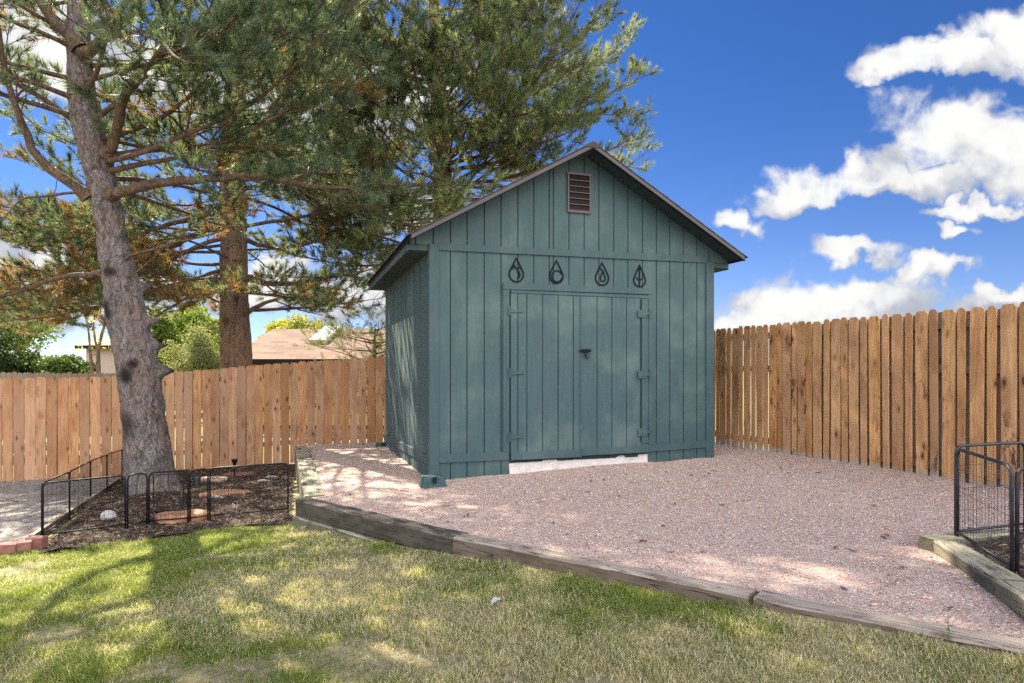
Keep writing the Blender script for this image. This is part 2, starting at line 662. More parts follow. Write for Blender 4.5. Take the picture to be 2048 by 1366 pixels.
def mat_shingle(name, c1, c2, c3, sx=1.0):
    m, T, b = new_mat(name)
    o = tcoord(T, 'Object')
    br = T.new('ShaderNodeTexBrick')
    T.l.new(o, br.inputs['Vector'])
    br.inputs['Color1'].default_value = c1 + (1,)
    br.inputs['Color2'].default_value = c2 + (1,)
    br.inputs['Mortar'].default_value = (0.05, 0.04, 0.035, 1)
    br.inputs['Scale'].default_value = 1.0
    br.inputs['Mortar Size'].default_value = 0.012
    br.inputs['Brick Width'].default_value = 0.33 * sx
    br.inputs['Row Height'].default_value = 0.15 * sx
    br.inputs['Bias'].default_value = 0.1
    n = T.noise(o, 40, 4, 0.7)
    c = T.mix(T.math('MULTIPLY', T.sstep(n, 0.45, 0.7), 0.25), br.outputs[0], c3)
    T.l.new(c, b.inputs['Base Color'])
    b.inputs['Roughness'].default_value = 0.95
    T.l.new(T.bump(br.outputs[1], -0.6, 0.02), b.inputs['Normal'])
    return m


M = {}
M['paint'] = mat_paint('painted_siding', (0.041, 0.090, 0.104), wear=0.30)
M['trim'] = mat_paint('painted_trim', (0.037, 0.082, 0.098), wear=0.16)
M['groove'] = mat_plain('siding_groove', (0.012, 0.028, 0.032), 0.8)
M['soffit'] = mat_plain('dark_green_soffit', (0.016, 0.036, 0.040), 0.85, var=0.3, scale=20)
M['cedar'] = mat_cedar('cedar_boards', (0.42, 0.185, 0.070), (0.80, 0.43, 0.195), stain=0.5, greyf=0.42, grey=(0.46, 0.34, 0.28))
M['cedar_r'] = mat_cedar('stained_cedar_boards', (0.58, 0.275, 0.10), (0.88, 0.51, 0.215), stain=0.95, foot=0.8, greyf=0.30, grey=(0.46, 0.37, 0.29))
M['greyfence'] = mat_cedar('weathered_boards', (0.20, 0.17, 0.14), (0.27, 0.24, 0.20), stain=0.2, greyf=0.6)
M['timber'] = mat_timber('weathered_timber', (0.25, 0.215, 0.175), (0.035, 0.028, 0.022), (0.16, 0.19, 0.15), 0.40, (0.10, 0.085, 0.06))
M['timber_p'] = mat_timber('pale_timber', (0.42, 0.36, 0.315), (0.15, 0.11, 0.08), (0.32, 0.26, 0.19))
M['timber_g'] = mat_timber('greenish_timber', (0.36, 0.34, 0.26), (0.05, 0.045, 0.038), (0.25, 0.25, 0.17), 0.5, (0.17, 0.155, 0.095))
M['bark'] = mat_bark('pine_bark', (0.15, 0.125, 0.13), (0.44, 0.39, 0.405), (0.30, 0.18, 0.13), 0.35)
M['bark2'] = mat_bark('reddish_pine_bark', (0.21, 0.14, 0.105), (0.36, 0.25, 0.19), (0.36, 0.19, 0.10), 0.5)
M['twig'] = mat_bark('pine_branch_bark', (0.14, 0.095, 0.072), (0.26, 0.18, 0.13), (0.30, 0.16, 0.09), 0.4)
M['needle'] = mat_leaf('pine_needles', 0.50, 0.5)
M['leaf'] = mat_leaf('leaves', 0.45)
M['grass'] = mat_leaf('grass_blades', 0.45, 0.6)
M['stone'] = mat_attr('gravel_stones')
M['chips'] = mat_attr('mulch_chips')
M['gravel'] = mat_gravel()
M['soil'] = mat_soil('lawn_thatch', [(0.3, (0.10, 0.085, 0.045)), (0.5, (0.24, 0.21, 0.12)), (0.72, (0.36, 0.32, 0.22))], 22)
M['mulch'] = mat_soil('mulch_soil', [(0.3, (0.015, 0.012, 0.011)), (0.55, (0.06, 0.04, 0.03)), (0.75, (0.20, 0.13, 0.09))], 20)
M['dirt'] = mat_soil('pale_dirt', [(0.3, (0.13, 0.12, 0.12)), (0.5, (0.25, 0.235, 0.23)), (0.75, (0.38, 0.36, 0.34))], 9.0)
M['far'] = mat_soil('dry_field', [(0.3, (0.10, 0.12, 0.04)), (0.5, (0.20, 0.20, 0.09)), (0.75, (0.34, 0.30, 0.17))], 1.5)
M['black'] = mat_plain('black_metal', (0.008, 0.008, 0.011), 0.5, 0.0, 0.4, 25, 0.1, spec=0.25)
M['greymetal'] = mat_plain('worn_black_metal', (0.032, 0.032, 0.042), 0.45, 0.1, 0.4, 14, 0.15)
M['navy'] = mat_plain('dark_blue_metal', (0.006, 0.008, 0.018), 0.7, spec=0.15)
M['brownmetal'] = mat_plain('brown_metal', (0.020, 0.013, 0.012), 0.6, 0.0, 0.15, spec=0.15)
M['ventframe'] = mat_plain('vent_brown', (0.125, 0.095, 0.12), 0.5, 0.0, 0.12, spec=0.3)
M['rake'] = mat_plain('brown_fascia', (0.055, 0.042, 0.045), 0.32, 0.0, 0.2, 4)
M['shingle'] = mat_shingle('dark_shingles', (0.05, 0.04, 0.038), (0.08, 0.06, 0.055), (0.12, 0.10, 0.09))
M['roof_tan'] = mat_shingle('brown_shingles', (0.27, 0.155, 0.115), (0.12, 0.07, 0.055), (0.30, 0.21, 0.17), 2.2)
M['white'] = mat_plain('white_foam', (0.66, 0.62, 0.62), 0.8, 0, 0.08, 9, 1.0, 0.05)
M['yellow'] = mat_plain('yellow_wall', (0.72, 0.48, 0.10), 0.7)
M['beige'] = mat_plain('beige_wall', (0.40, 0.32, 0.29), 0.8)
M['glass'] = mat_plain('skylight_glass', (0.55, 0.6, 0.66), 0.15)
M['pale'] = mat_plain('pale_frame', (0.6, 0.58, 0.55), 0.6)
M['brick'] = mat_plain('red_brick', (0.27, 0.12, 0.10), 0.85, 0, 0.25, 18, 0.5)
M['sandstone'] = mat_plain('sandstone', (0.40, 0.20, 0.12), 0.85, 0, 0.3, 12, 0.5, 0.01)
M['pinkstone'] = mat_plain('pale_pink_stone', (0.45, 0.33, 0.28), 0.85, 0, 0.3, 12, 0.5, 0.01)
M['whitestone'] = mat_plain('white_stone', (0.42, 0.42, 0.44), 0.8, 0, 0.15, 20, 0.4, 0.006)
M['plastic'] = mat_plain('dark_green_plastic', (0.03, 0.04, 0.035), 0.5)
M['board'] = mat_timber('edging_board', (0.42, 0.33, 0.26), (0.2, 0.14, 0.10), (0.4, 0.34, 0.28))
M['pier'] = mat_plain('painted_pier', (0.030, 0.072, 0.085), 0.75, 0, 0.3, 25, 0.5, 0.006)


# ------------------------------------------------------------------ ground
TL = [(-2.16, 6.38), (-0.444, 4.78), (1.253, 3.37), (3.35, 1.63)]       # front timber line (outer top edge)
SIDE_B = (-3.73, 11.0)


def sheet(name, poly, cell, zf, mat, noise=(0.0, 1.0), label=None):
    xs = np.array([p[0] for p in poly])
    ys = np.array([p[1] for p in poly])
    nx = int((xs.max() - xs.min()) / cell) + 1
    ny = int((ys.max() - ys.min()) / cell) + 1
    gx = xs.min() + np.arange(nx + 1) * cell
    gy = ys.min() + np.arange(ny + 1) * cell
    X, Y = np.meshgrid(gx, gy)
    Z = zf(X, Y)
    if noise[0]:
        Z = Z + (fbm(xy3(X, Y, noise[1]), 4) - 0.5) * noise[0]
    idx = np.arange(X.size).reshape(X.shape)
    q = np.stack([idx[:-1, :-1], idx[:-1, 1:], idx[1:, 1:], idx[1:, :-1]], -1).reshape(-1, 4)
    cx = (X[:-1, :-1] + cell / 2).ravel()
    cy = (Y[:-1, :-1] + cell / 2).ravel()
    keep = in_poly(cx, cy, poly)
    q = q[keep]
    used = np.unique(q)
    remap = -np.ones(X.size, dtype=np.int64)
    remap[used] = np.arange(len(used))
    V = np.stack([X.ravel(), Y.ravel(), Z.ravel()], -1)[used]
    return mesh_np(name, V, remap[q], mat, smooth=True)


def far_z(x, y):
    return EYE - 2.10 + 0.02 * np.asarray(x) * 0


lawn_poly = [(-14, -4), (9, -4), (9, 5.0), (0, 8), (-3, 12.9), (-14, 12.3)]
o = sheet('lawn', lawn_poly, 0.15, low_z, M['soil'], (0.05, 1.2))
tag(o, kind='structure')
gravel_poly = [(-2.04, 6.46), (-0.38, 4.90), (1.31, 3.50), (3.38, 1.76), (6.5, 2.0), (4.9, 6.2), (2.4, 12.6), (-3.8, 11.55), (-3.66, 11.0)]


def gravel_surf(x, y):
    x = np.asarray(x, dtype=float)
    y = np.asarray(y, dtype=float)
    z = gravel_z(x, y) + (fbm(xy3(x, y, 0.9, 4.0), 3) - 0.5) * 0.07
    for (ax, ay), (bx_, by_) in list(zip(TL[:-1], TL[1:])) + [(TL[0], SIDE_B)]:
        ex, ey = bx_ - ax, by_ - ay
        t = np.clip(((x - ax) * ex + (y - ay) * ey) / (ex * ex + ey * ey), 0, 1)
        d2 = (x - ax - t * ex) ** 2 + (y - ay - t * ey) ** 2
        z = np.minimum(z, gravel_z(x, y) + 0.04 - 0.075 * np.exp(-d2 / 0.30))
    return z


o = sheet('gravel', gravel_poly, 0.06, gravel_surf, M['gravel'], (0.015, 14))
tag(o, kind='structure')
g = MB()
g.add([(-900, 12.2, EYE - 2.35), (900, 12.2, EYE - 2.35), (900, 1500, EYE - 2.35), (-900, 1500, EYE - 2.35)], [(0, 1, 2, 3)])
g.add([(4.2, 12.2, EYE - 2.35), (4.2, -30, EYE - 2.35), (900, -30, EYE - 2.35), (900, 12.2, EYE - 2.35)], [(0, 1, 2, 3)])
g.add([(-900, 12.2, EYE - 2.36), (-900, -30, EYE - 2.36), (4.2, -30, EYE - 2.36), (4.2, 12.2, EYE - 2.36)], [(0, 1, 2, 3)])
tag(g.build('ground', M['far']), kind='structure')

# left mulch bed outline from the photo
lowb = lambda x, y: low_z(x, y)
bed_front = [on_ground(px, py, lowb) for px, py in [(70, 1112), (150, 1105), (260, 1082), (400, 1066), (500, 1054), (592, 1048)]]
bed_poly = [(p.x, p.y) for p in bed_front] + [(-2.22, 6.45), (-3.78, 11.0), (-3.95, 12.05), (-6.4, 11.8)]
bl = on_ground(236, 968, lowb)
bed_poly += [(bl.x, bl.y)]


def bed_z(x, y):
    return low_z(x, y) + 0.02


o = sheet('mulch_bed', bed_poly, 0.08, bed_z, M['mulch'], (0.09, 3.0))
tag(o, kind='structure')
dl = [on_ground(px, py, lowb) for px, py in [(-330, 1130), (-100, 1118), (40, 1100), (82, 1078)]]
dirt_poly = [(p.x, p.y) for p in dl] + [(bl.x + 0.02, bl.y), (-6.4, 11.8), (-13, 11.2)]
o = sheet('dirt_path', dirt_poly, 0.10, lambda x, y: low_z(x, y) + 0.02, M['dirt'], (0.06, 2.0))
tag(o, kind='structure')
rbed_poly = [(2.72, 4.08), (2.42, 2.95), (2.2, 2.0), (4.2, 1.8), (4.4, 4.6), (3.5, 4.36)]
o = sheet('mulch_bed', rbed_poly, 0.06, lambda x, y: 0 * x + EYE - 1.105, M['mulch'], (0.06, 5.0))
tag(o, kind='structure')


# ------------------------------------------------------------------ scattered ground cover
def scatter(poly, n, rng):
    xs = [p[0] for p in poly]
    ys = [p[1] for p in poly]
    x = rng.uniform(min(xs), max(xs), n)
    y = rng.uniform(min(ys), max(ys), n)
    k = in_poly(x, y, poly)
    return x[k], y[k]


def grass_field():
    rng = np.random.default_rng(3)
    poly = [(-6.3, 1.9), (3.2, 1.9), (3.30, 1.66), (1.235, 3.34), (-0.46, 4.74), (-2.2, 6.36)]
    poly += [(p.x, p.y + 0.07) for p in bed_front[::-1]] + [(-5.4, 6.1), (-7.5, 5.8)]
    x, y = scatter(poly, 900000, rng)
    # only what the view can plausibly see
    k = (y > 1.9) & (np.abs(x) < y * 0.95 + 0.6)
    x, y = x[k], y[k]
    keep = rng.random(len(x)) < np.clip(1.35 - 0.12 * y, 0.45, 1.0)
    # thin, bare spots
    bare = fbm(xy3(x, y, 2.3, 9.0), 4)
    keep &= rng.random(len(x)) < np.clip((0.70 - bare) * 9, 0.18, 1)
    x, y = x[keep], y[keep]
    n = len(x)
    z = low_z(x, y) + (fbm(xy3(x, y, 1.2), 4) - 0.5) * 0.05 - 0.004
    clump = fbm(xy3(x, y, 5.0, 2.0), 3)
    dry = fbm(xy3(x, y, 1.1, 5.0), 4) + 0.07 * np.clip(x * 0.5 - 0.22 * (y - 5), -1.2, 1.3)
    L = (0.020 + 0.034 * rng.random(n)) * (0.38 + 2.0 * clump ** 2)
    az = rng.uniform(0, 2 * np.pi, n)
    lean = rng.uniform(0.25, 1.25, n)
    wid = rng.uniform(0.0012, 0.0022, n) * (0.75 + 0.12 * y)
    dx, dy = np.cos(az), np.sin(az)
    fa = rng.uniform(0, 2 * np.pi, n)
    sx, sy = np.cos(fa) * wid, np.sin(fa) * wid
    P = np.stack([x, y, z], -1)
    S = np.stack([sx, sy, 0 * sx], -1)
    mid = P + np.stack([dx * L * 0.30 * lean, dy * L * 0.30 * lean, L * 0.60], -1)
    tip = P + np.stack([dx * L * 0.95 * lean, dy * L * 0.95 * lean, L * (1.0 - 0.25 * lean)], -1)
    V = np.stack([P - S, P + S, mid + S * 0.75, mid - S * 0.75, tip], 1).reshape(-1, 3)
    b = (np.arange(n) * 5)[:, None]
    T1 = np.concatenate([b + np.array([[0, 1, 2]]), b + np.array([[0, 2, 3]]), b + np.array([[3, 2, 4]])], 0)
    green = np.array([0.095, 0.158, 0.038])
    green2 = np.array([0.25, 0.295, 0.065])
    straw = np.array([0.44, 0.395, 0.28])
    straw2 = np.array([0.60, 0.56, 0.46])
    t = rng.random(n)[:, None]
    G = green * (1 - t) + green2 * t
    S2 = straw * (1 - t) + straw2 * t
    pd = np.clip((dry - 0.44) * 3.4, 0.08, 0.68)
    isd = (rng.random(n) < pd)[:, None]
    C = np.where(isd, S2, G) * rng.uniform(0.88, 1.40, n)[:, None]
    C = np.repeat(C, 5, 0)
    o = mesh_np('grass', V, T1, M['grass'], col=C)
    tag(o, kind='stuff', label='short patchy lawn grass, part green and part straw coloured', cat='grass')


grass_field()

OCT_V = np.array([[1, 0, 0], [-1, 0, 0], [0, 1, 0], [0, -1, 0], [0, 0, 1], [0, 0, -1]], dtype=float)
OCT_F = np.array([[0, 2, 4], [2, 1, 4], [1, 3, 4], [3, 0, 4], [2, 0, 5], [1, 2, 5], [3, 1, 5], [0, 3, 5]])


def rot_z(a):
    c, s = np.cos(a), np.sin(a)
    z = np.zeros_like(a)
    o = np.ones_like(a)
    return np.stack([np.stack([c, -s, z], -1), np.stack([s, c, z], -1), np.stack([z, z, o], -1)], 1)


def stones(name, x, y, z, size, C, rng, mat, flat=0.6, long=1.35):
    n = len(x)
    V = OCT_V[None] * (1 + rng.uniform(-0.35, 0.35, (n, 6, 1)))
    V = V + rng.uniform(-0.3, 0.3, (n, 6, 3))
    V = V * size[:, None, None] * np.array([long, 0.8, flat])
    V = np.einsum('nij,nkj->nki', rot_z(rng.uniform(0, 6.28, n)), V)
    V = V + np.stack([x, y, z], -1)[:, None, :]
    Fs = (np.arange(n) * 6)[:, None, None] + OCT_F[None]
    return mesh_np(name, V.reshape(-1, 3), Fs.reshape(-1, 3), mat, col=np.repeat(C, 6, 0))


def gravel_stones():
    rng = np.random.default_rng(5)
    x, y = scatter(gravel_poly, 330000, rng)
    k = (y > 2.0) & (np.abs(x) < y * 0.9 + 0.4)
    # not under the shed
    u = (x + 0.931) * 0.947 + (y - 7.315) * 0.321
    v = -(x + 0.931) * 0.321 + (y - 7.315) * 0.947
    k &= ~((u > 0.06) & (u < 3.74) & (v > 0.06))
    k &= ~in_poly(x, y, rbed_poly)
    k &= rng.random(len(x)) < np.clip(1.5 - 0.14 * y, 0.22, 1)
    x, y = x[k], y[k]
    n = len(x)
    size = rng.lognormal(0, 0.35, n) * 0.0043 * (0.8 + 0.045 * y)
    size = np.clip(size, 0.003, 0.02)
    z = gravel_surf(x, y) + size * 0.25
    pal = np.array([[0.66, 0.43, 0.335], [0.74, 0.53, 0.43], [0.56, 0.345, 0.26], [0.53, 0.46, 0.42], [0.78, 0.70, 0.65],
                    [0.15, 0.125, 0.125], [0.36, 0.20, 0.14], [0.30, 0.28, 0.31]])
    ci = rng.choice(len(pal), n, p=[0.32, 0.28, 0.13, 0.10, 0.09, 0.025, 0.035, 0.02])
    C = pal[ci] * rng.uniform(0.8, 1.15, n)[:, None]
    tag(stones('gravel_stones', x, y, z, size, C, rng, M['stone'], 0.45), kind='stuff',
        label='loose pink and grey gravel stones spread in front of the shed', cat='gravel')
    # dark debris on the gravel: cone scales, twigs, dry leaves
    x, y = scatter([(-2.6, 7.6), (-0.4, 5.0), (1.3, 3.6), (2.3, 2.8), (2.3, 3.8), (3.9, 6.5), (2.9, 9), (2.4, 8.0), (-0.9, 7.0)], 200, rng)
    n = len(x)
    size = rng.uniform(0.005, 0.018, n)
    z = gravel_surf(x, y) + 0.012
    pal = np.array([[0.03, 0.028, 0.03], [0.20, 0.09, 0.05], [0.07, 0.06, 0.07]])
    C = pal[rng.integers(0, 3, n)]
    tag(stones('debris', x, y, z, size, C, rng, M['stone'], 0.25, 2.2), kind='stuff',
        label='dark bits of twig, cone and dry leaf lying on the gravel', cat='debris')


gravel_stones()


def chips(name, poly, n, zf, label, pal, pw, seed, lmax=0.075):
    rng = np.random.default_rng(seed)
    x, y = scatter(poly, n, rng)
    n = len(x)
    z = zf(x, y) + rng.uniform(0.0, 0.022, n)
    L = rng.uniform(0.02, lmax, n)
    W = rng.uniform(0.002, 0.011, n) * (L / 0.05) ** 0.3
    az = rng.uniform(0, 6.28, n)
    tilt = rng.normal(0, 0.35, n)
    roll = rng.normal(0, 0.6, n)
    d = np.stack([np.cos(az) * np.cos(tilt), np.sin(az) * np.cos(tilt), np.sin(tilt)], -1)
    s = np.stack([-np.sin(az) * np.cos(roll), np.cos(az) * np.cos(roll), np.sin(roll)], -1)
    P = np.stack([x, y, z], -1)
    up = np.cross(d, s)
    th = (W * 0.4)[:, None]
    a = d * (L / 2)[:, None]
    w = s * (W / 2)[:, None]
    V = np.stack([P - a - w, P - a + w, P + a + w * 0.5, P + a - w * 0.5, P - a * 0.8 + up * th, P + a * 0.8 + up * th], 1)
    Fq = np.array([[0, 1, 5], [0, 5, 4], [1, 2, 5], [0, 4, 1], [0, 5, 3], [2, 3, 5]])
    Fs = (np.arange(n) * 6)[:, None, None] + Fq[None]
    C = np.array(pal)[rng.choice(len(pal), n, p=pw)] * rng.uniform(0.7, 1.25, n)[:, None]
    o = mesh_np(name, V.reshape(-1, 3), Fs.reshape(-1, 3), M['chips'], col=np.repeat(C, 6, 0))
    return tag(o, kind='stuff', label=label, cat='mulch')


PALM = [[0.022, 0.018, 0.018], [0.06, 0.04, 0.032], [0.30, 0.17, 0.10], [0.40, 0.29, 0.21], [0.14, 0.13, 0.13]]


def bed_surf(x, y):
    return bed_z(x, y) + (fbm(xy3(x, y, 3.0), 4) - 0.5) * 0.09


chips('bark_mulch', bed_poly, 30000, bed_surf, 'dark bark mulch and dry pine needles under the leaning pine', PALM, [0.46, 0.24, 0.16, 0.09, 0.05], 11, 0.11)
chips('bark_mulch', rbed_poly, 5000, lambda x, y: EYE - 1.10 + 0 * x, 'dark bark mulch inside the timber corner beside the cedar fence', PALM, [0.42, 0.24, 0.12, 0.10, 0.12], 12)
chips('needle_litter', dirt_poly, 5000, lambda x, y: low_z(x, y) + 0.03, 'dry orange pine needles strewn on the pale dirt by the fence', PALM, [0.12, 0.18, 0.40, 0.22, 0.08], 13, 0.10)


# ------------------------------------------------------------------ shed
SX, SY, SYAW = -0.931, 7.315, math.atan2(0.321, 0.947)
E1 = (math.cos(SYAW), math.sin(SYAW))
SW, SD = 3.80, 3.85


def fu(px):
    """photo column -> distance along the shed front"""
    r = (px - 1024) / F
    return (SY * r - SX) / (E1[0] - E1[1] * r)


def fz(px, py):
    """photo pixel on the shed front -> height over the shed origin (z = 0 at world 0)"""
    return EYE + (HOR - py) / F * (SY + E1[1] * fu(px))


shed = empty('shed', (SX, SY, 0), SYAW)
tag(shed, 'teal grey painted wooden shed with double doors, gabled roof and brown louvre vent', 'shed')


def hline(px0, py0, px1, py1):
    """height as a function of u along an edge seen in the photo"""
    u0, u1, z0, z1 = fu(px0), fu(px1), fz(px0, py0), fz(px1, py1)
    return lambda u: z0 + (z1 - z0) * (u - u0) / (u1 - u0)


EAVE_Z = EYE + 1.445       # roof top edge at the eave
RIDGE_Z = EYE + 2.672
OV, OE = 0.31, 0.275      # rake and eave overhang
SLOPE = (RIDGE_Z - EAVE_Z) / (SW / 2 + OE)
ROOF_T = 0.022


def roof_z(u):
    return RIDGE_Z - abs(u - SW / 2) * SLOPE


def under(u):
    return roof_z(u) - ROOF_T


GAB_B = EYE + 1.40
band_t = hline(880, 487, 1410, 513.5)
band_b = hline(880, 501, 1410, 526)
lt_t = hline(880, 908.5, 1018, 903.5)
lt_b = hline(880, 925.5, 1018, 919.5)
rt_t = hline(1294, 889.5, 1411, 881)
rt_b = hline(1294, 903.5, 1411, 894.5)

grooves = [866.4, 901, 934, 968.5, 1002, 1035.7, 1067.6, 1098.4, 1106.8, 1138, 1168.3, 1197.8, 1227.6, 1255.8, 1284.8, 1312.8, 1339.6, 1366.8, 1393.7]
GU = [fu(p) for p in grooves]
UD0, UD1 = fu(1018), fu(1294.5)
GW = 0.0125


def strip_poly(u0, u1, zb, topf):
    pts = [(u0, zb(u0)), (u1, zb(u1))]
    if u0 < SW / 2 < u1:
        return pts + [(u1, topf(u1)), (SW / 2, topf(SW / 2)), (u0, topf(u0))]
    return pts + [(u1, topf(u1)), (u0, topf(u0))]


low = -0.12
door_top = hline(1021, 583, 1294, 596)
fw = MB()
edges = [-OE + 0.03, fu(830.7)] + GU + [fu(1418)]
edges = edges + [SW + OE - 0.03]
for i in range(len(edges) - 1):
    a, b = edges[i] + GW / 2, edges[i + 1] - GW / 2
    mid = (a + b) / 2
    if a < -0.001 and b < 0.05:                      # gable tail over the boxed eave
        b2 = min(b, 0.0)
        fw.prism(strip_poly(a, b, lambda u: GAB_B, lambda u: under(u) + 0.0), 0.0, 0.012)
        continue
    if mid > SW:
        fw.prism(strip_poly(a, b, lambda u: GAB_B, lambda u: under(u) - 0.001), 0.0, 0.012)
        continue
    a, b = max(a, 0.0), min(b, SW)
    # split columns around the doorway
    cols = [(a, b)]
    for c in (UD0, UD1):
        cols = [q for (s, e) in cols for q in ([(s, c), (c, e)] if s < c < e else [(s, e)])]
    for s, e in cols:
        m_ = (s + e) / 2
        if UD0 < m_ < UD1:
            fw.prism(strip_poly(s, e, lambda u: door_top(u) - 0.01, lambda u: under(u) - 0.001), 0.0, 0.012)
        else:
            fw.prism(strip_poly(s, e, lambda u: low, lambda u: under(u) - 0.001), 0.0, 0.012)
fw.build('front_wall', M['paint'], shed, bevel=0.0015)
bk = MB()
bk.prism([(0.0, low), (UD0, low), (UD0, door_top(UD0)), (UD1, door_top(UD1)), (UD1, low), (SW, low), (SW, GAB_B),
          (SW + OE - 0.03, GAB_B), (SW + OE - 0.03, under(SW + OE - 0.03) - 0.002), (SW / 2, under(SW / 2) - 0.002), (-OE + 0.03, under(-OE + 0.03) - 0.002), (-OE + 0.03, GAB_B), (0.0, GAB_B)], 0.009, 0.03)
bk.build('siding_backing', M['groove'], shed)

# side and back walls, vertical grooves every 0.203 m
sw_ = MB()
y = 0.031
k = 0
while y < SD:
    e = min(y + 0.1225, SD)
    sw_.box(-0.004 + 0.003 * math.sin(k * 2.1), 0.012, y + 0.008, e - 0.008, low, EYE + 1.36)
    k += 1
    y = e
sw_.build('side_wall', M['paint'], shed, bevel=0.0015)
MB().box(0.008, 0.03, 0.031, SD, low, EYE + 1.36).build('side_backing', M['groove'], shed)
MB().box(SW - 0.03, SW - 0.008, 0.031, SD - 0.03, low, EYE + 1.36).build('side_backing', M['groove'], shed)
s3 = MB()
y = 0.031
while y < SD - 0.03:
    e = min(y + 0.2, SD - 0.03)
    s3.box(SW - 0.012, SW, y + 0.0035, e - 0.0035, low, EYE + 1.36)
    y = e
s3.build('side_wall', M['paint'], shed)
bw = MB()
bw.prism([(0.031, low), (SW - 0.031, low), (SW - 0.031, GAB_B), (SW / 2, under(SW / 2)), (0.031, GAB_B)], SD - 0.03, SD)
bw.build('back_wall', M['paint'], shed)

# corner boards
cb = MB()
cb.box(-0.018, fu(877), -0.020, -0.001, low, EYE + 1.415)
cb.box(-0.021, -0.003, -0.001, 0.075, low, EYE + 1.40)
cb.build('corner_board', M['trim'], shed, bevel=0.002)
cb = MB()
cb.box(fu(1411), SW + 0.018, -0.020, -0.001, low + 0.05, EYE + 1.40)
cb.box(SW + 0.003, SW + 0.021, -0.001, 0.075, low, EYE + 1.40)
cb.build('corner_board', M['trim'], shed, bevel=0.002)


def trim_between(name, u0, u1, zb, zt, d0=-0.021, d1=-0.0015, mat='trim', parent=None):
    b = MB().prism([(u0, zb(u0)), (u1, zb(u1)), (u1, zt(u1)), (u0, zt(u0))], d0, d1)
    return b.build(name, M[mat], parent or shed, bevel=0.002)


trim_between('band_board', fu(877) + 0.002, fu(1411) - 0.002, band_b, band_t)
trim_between('base_board', fu(877) + 0.002, UD0 - 0.003, lt_b, lt_t, -0.023)
trim_between('base_board', UD1 + 0.003, fu(1411) - 0.002, rt_b, rt_t, -0.023)
# side wall base board, slightly out of level as in the photo
sb = MB()
zb0, zb1 = EYE - 1.125, EYE - 1.245
sb.add([(-0.022, 0.09, zb0), (-0.003, 0.09, zb0), (-0.003, 0.09, zb0 + 0.11), (-0.022, 0.09, zb0 + 0.11),
        (-0.022, SD - 0.02, zb1), (-0.003, SD - 0.02, zb1), (-0.003, SD - 0.02, zb1 + 0.11), (-0.022, SD - 0.02, zb1 + 0.11)],
       [(0, 1, 2, 3), (7, 6, 5, 4), (0, 4, 5, 1), (1, 5, 6, 2), (2, 6, 7, 3), (3, 7, 4, 0)])
sb.build('base_board', M['trim'], shed, bevel=0.002)
# door surround
hd_t, hd_b = hline(1005, 566, 1305, 578.5), hline(1005, 579, 1305, 589.5)
trim_between('door_header', fu(1005), fu(1305.5), hd_b, hd_t, -0.026)
trim_between('door_jamb', fu(1005.5), fu(1018), lambda u: lt_t(u) + 0.002, lambda u: hd_b(u) - 0.002, -0.022)
trim_between('door_jamb', fu(1295), fu(1306), lambda u: rt_t(u) + 0.002, lambda u: hd_b(u) - 0.002, -0.022)
cap_t, cap_b = hline(1021, 580.8, 1293, 591.5), hline(1021, 586.5, 1293, 597.5)
trim_between('door_cap', fu(1020.5), fu(1294), cap_b, cap_t, -0.034, -0.003)


def hinge(parent, u, z, side):
    h = MB()
    h.box(u - 0.028 if side > 0 else u - 0.004, u + 0.004 if side > 0 else u + 0.028, -0.036, -0.031, z - 0.055, z + 0.055)
    h.tube([(u, -0.038, z - 0.055), (u, -0.038, z + 0.055)], 0.007, 8)
    L = 0.165 * side
    h.prism([(u, z - 0.022), (u + L, z - 0.012), (u + L, z + 0.012), (u, z + 0.022)] if side > 0 else
            [(u + L, z - 0.012), (u, z - 0.022), (u, z + 0.022), (u + L, z + 0.012)], -0.041, -0.0365)
    for k in (0.3, 0.6, 0.88):
        h.tube([(u + L * k, -0.0405, z), (u + L * k, -0.0445, z)], 0.006, 6)
    return h.build('hinge', M['trim'], parent)


def door(px_l, px_r, grv, top, bot, railh, handle):
    """door leaf hung in the opening: planks, bottom rail"""
    ul, ur = fu(px_l), fu(px_r)
    es = [ul] + [fu(g) for g in grv] + [ur]
    pl = MB()
    for i in range(len(es) - 1):
        a, b = es[i] + (0.0055 if i else 0), es[i + 1] - (0.0055 if i < len(es) - 2 else 0)
        bow = 0.003 * math.sin(i * 1.7)
        pl.prism([(a, bot(a) + 0.01), (b, bot(b) + 0.01), (b + bow, (top(b) + bot(b)) / 2), (b, top(b)), (a, top(a)), (a + bow * 0.6, (top(a) + bot(a)) / 2)], -0.030 + 0.0015 * math.sin(i * 2.3), -0.014)
    lf = pl.build('door', M['paint'], shed, bevel=0.0015)
    MB().prism([(ul, bot(ul)), (ur, bot(ur)), (ur, top(ur)), (ul, top(ul))], -0.0225, -0.008).build('door_core', M['groove'], lf)
    MB().prism([(ul, bot(ul) - 0.004), (ur, bot(ur) - 0.004), (ur, bot(ur) + railh), (ul, bot(ul) + railh)], -0.047, -0.0315).build('bottom_rail', M['trim'], lf, bevel=0.002)
    return lf


ldoor = door(1020, 1157.6, [1034, 1052, 1083.5, 1114.5, 1144.5], lambda u: cap_b(u) - 0.004, hline(1018, 919, 1157, 912.5), 0.088, False)
rdoor = door(1160.2, 1293.4, [1192, 1221.5, 1250.8], lambda u: cap_b(u) - 0.004, hline(1163, 910, 1294, 903), 0.085, True)
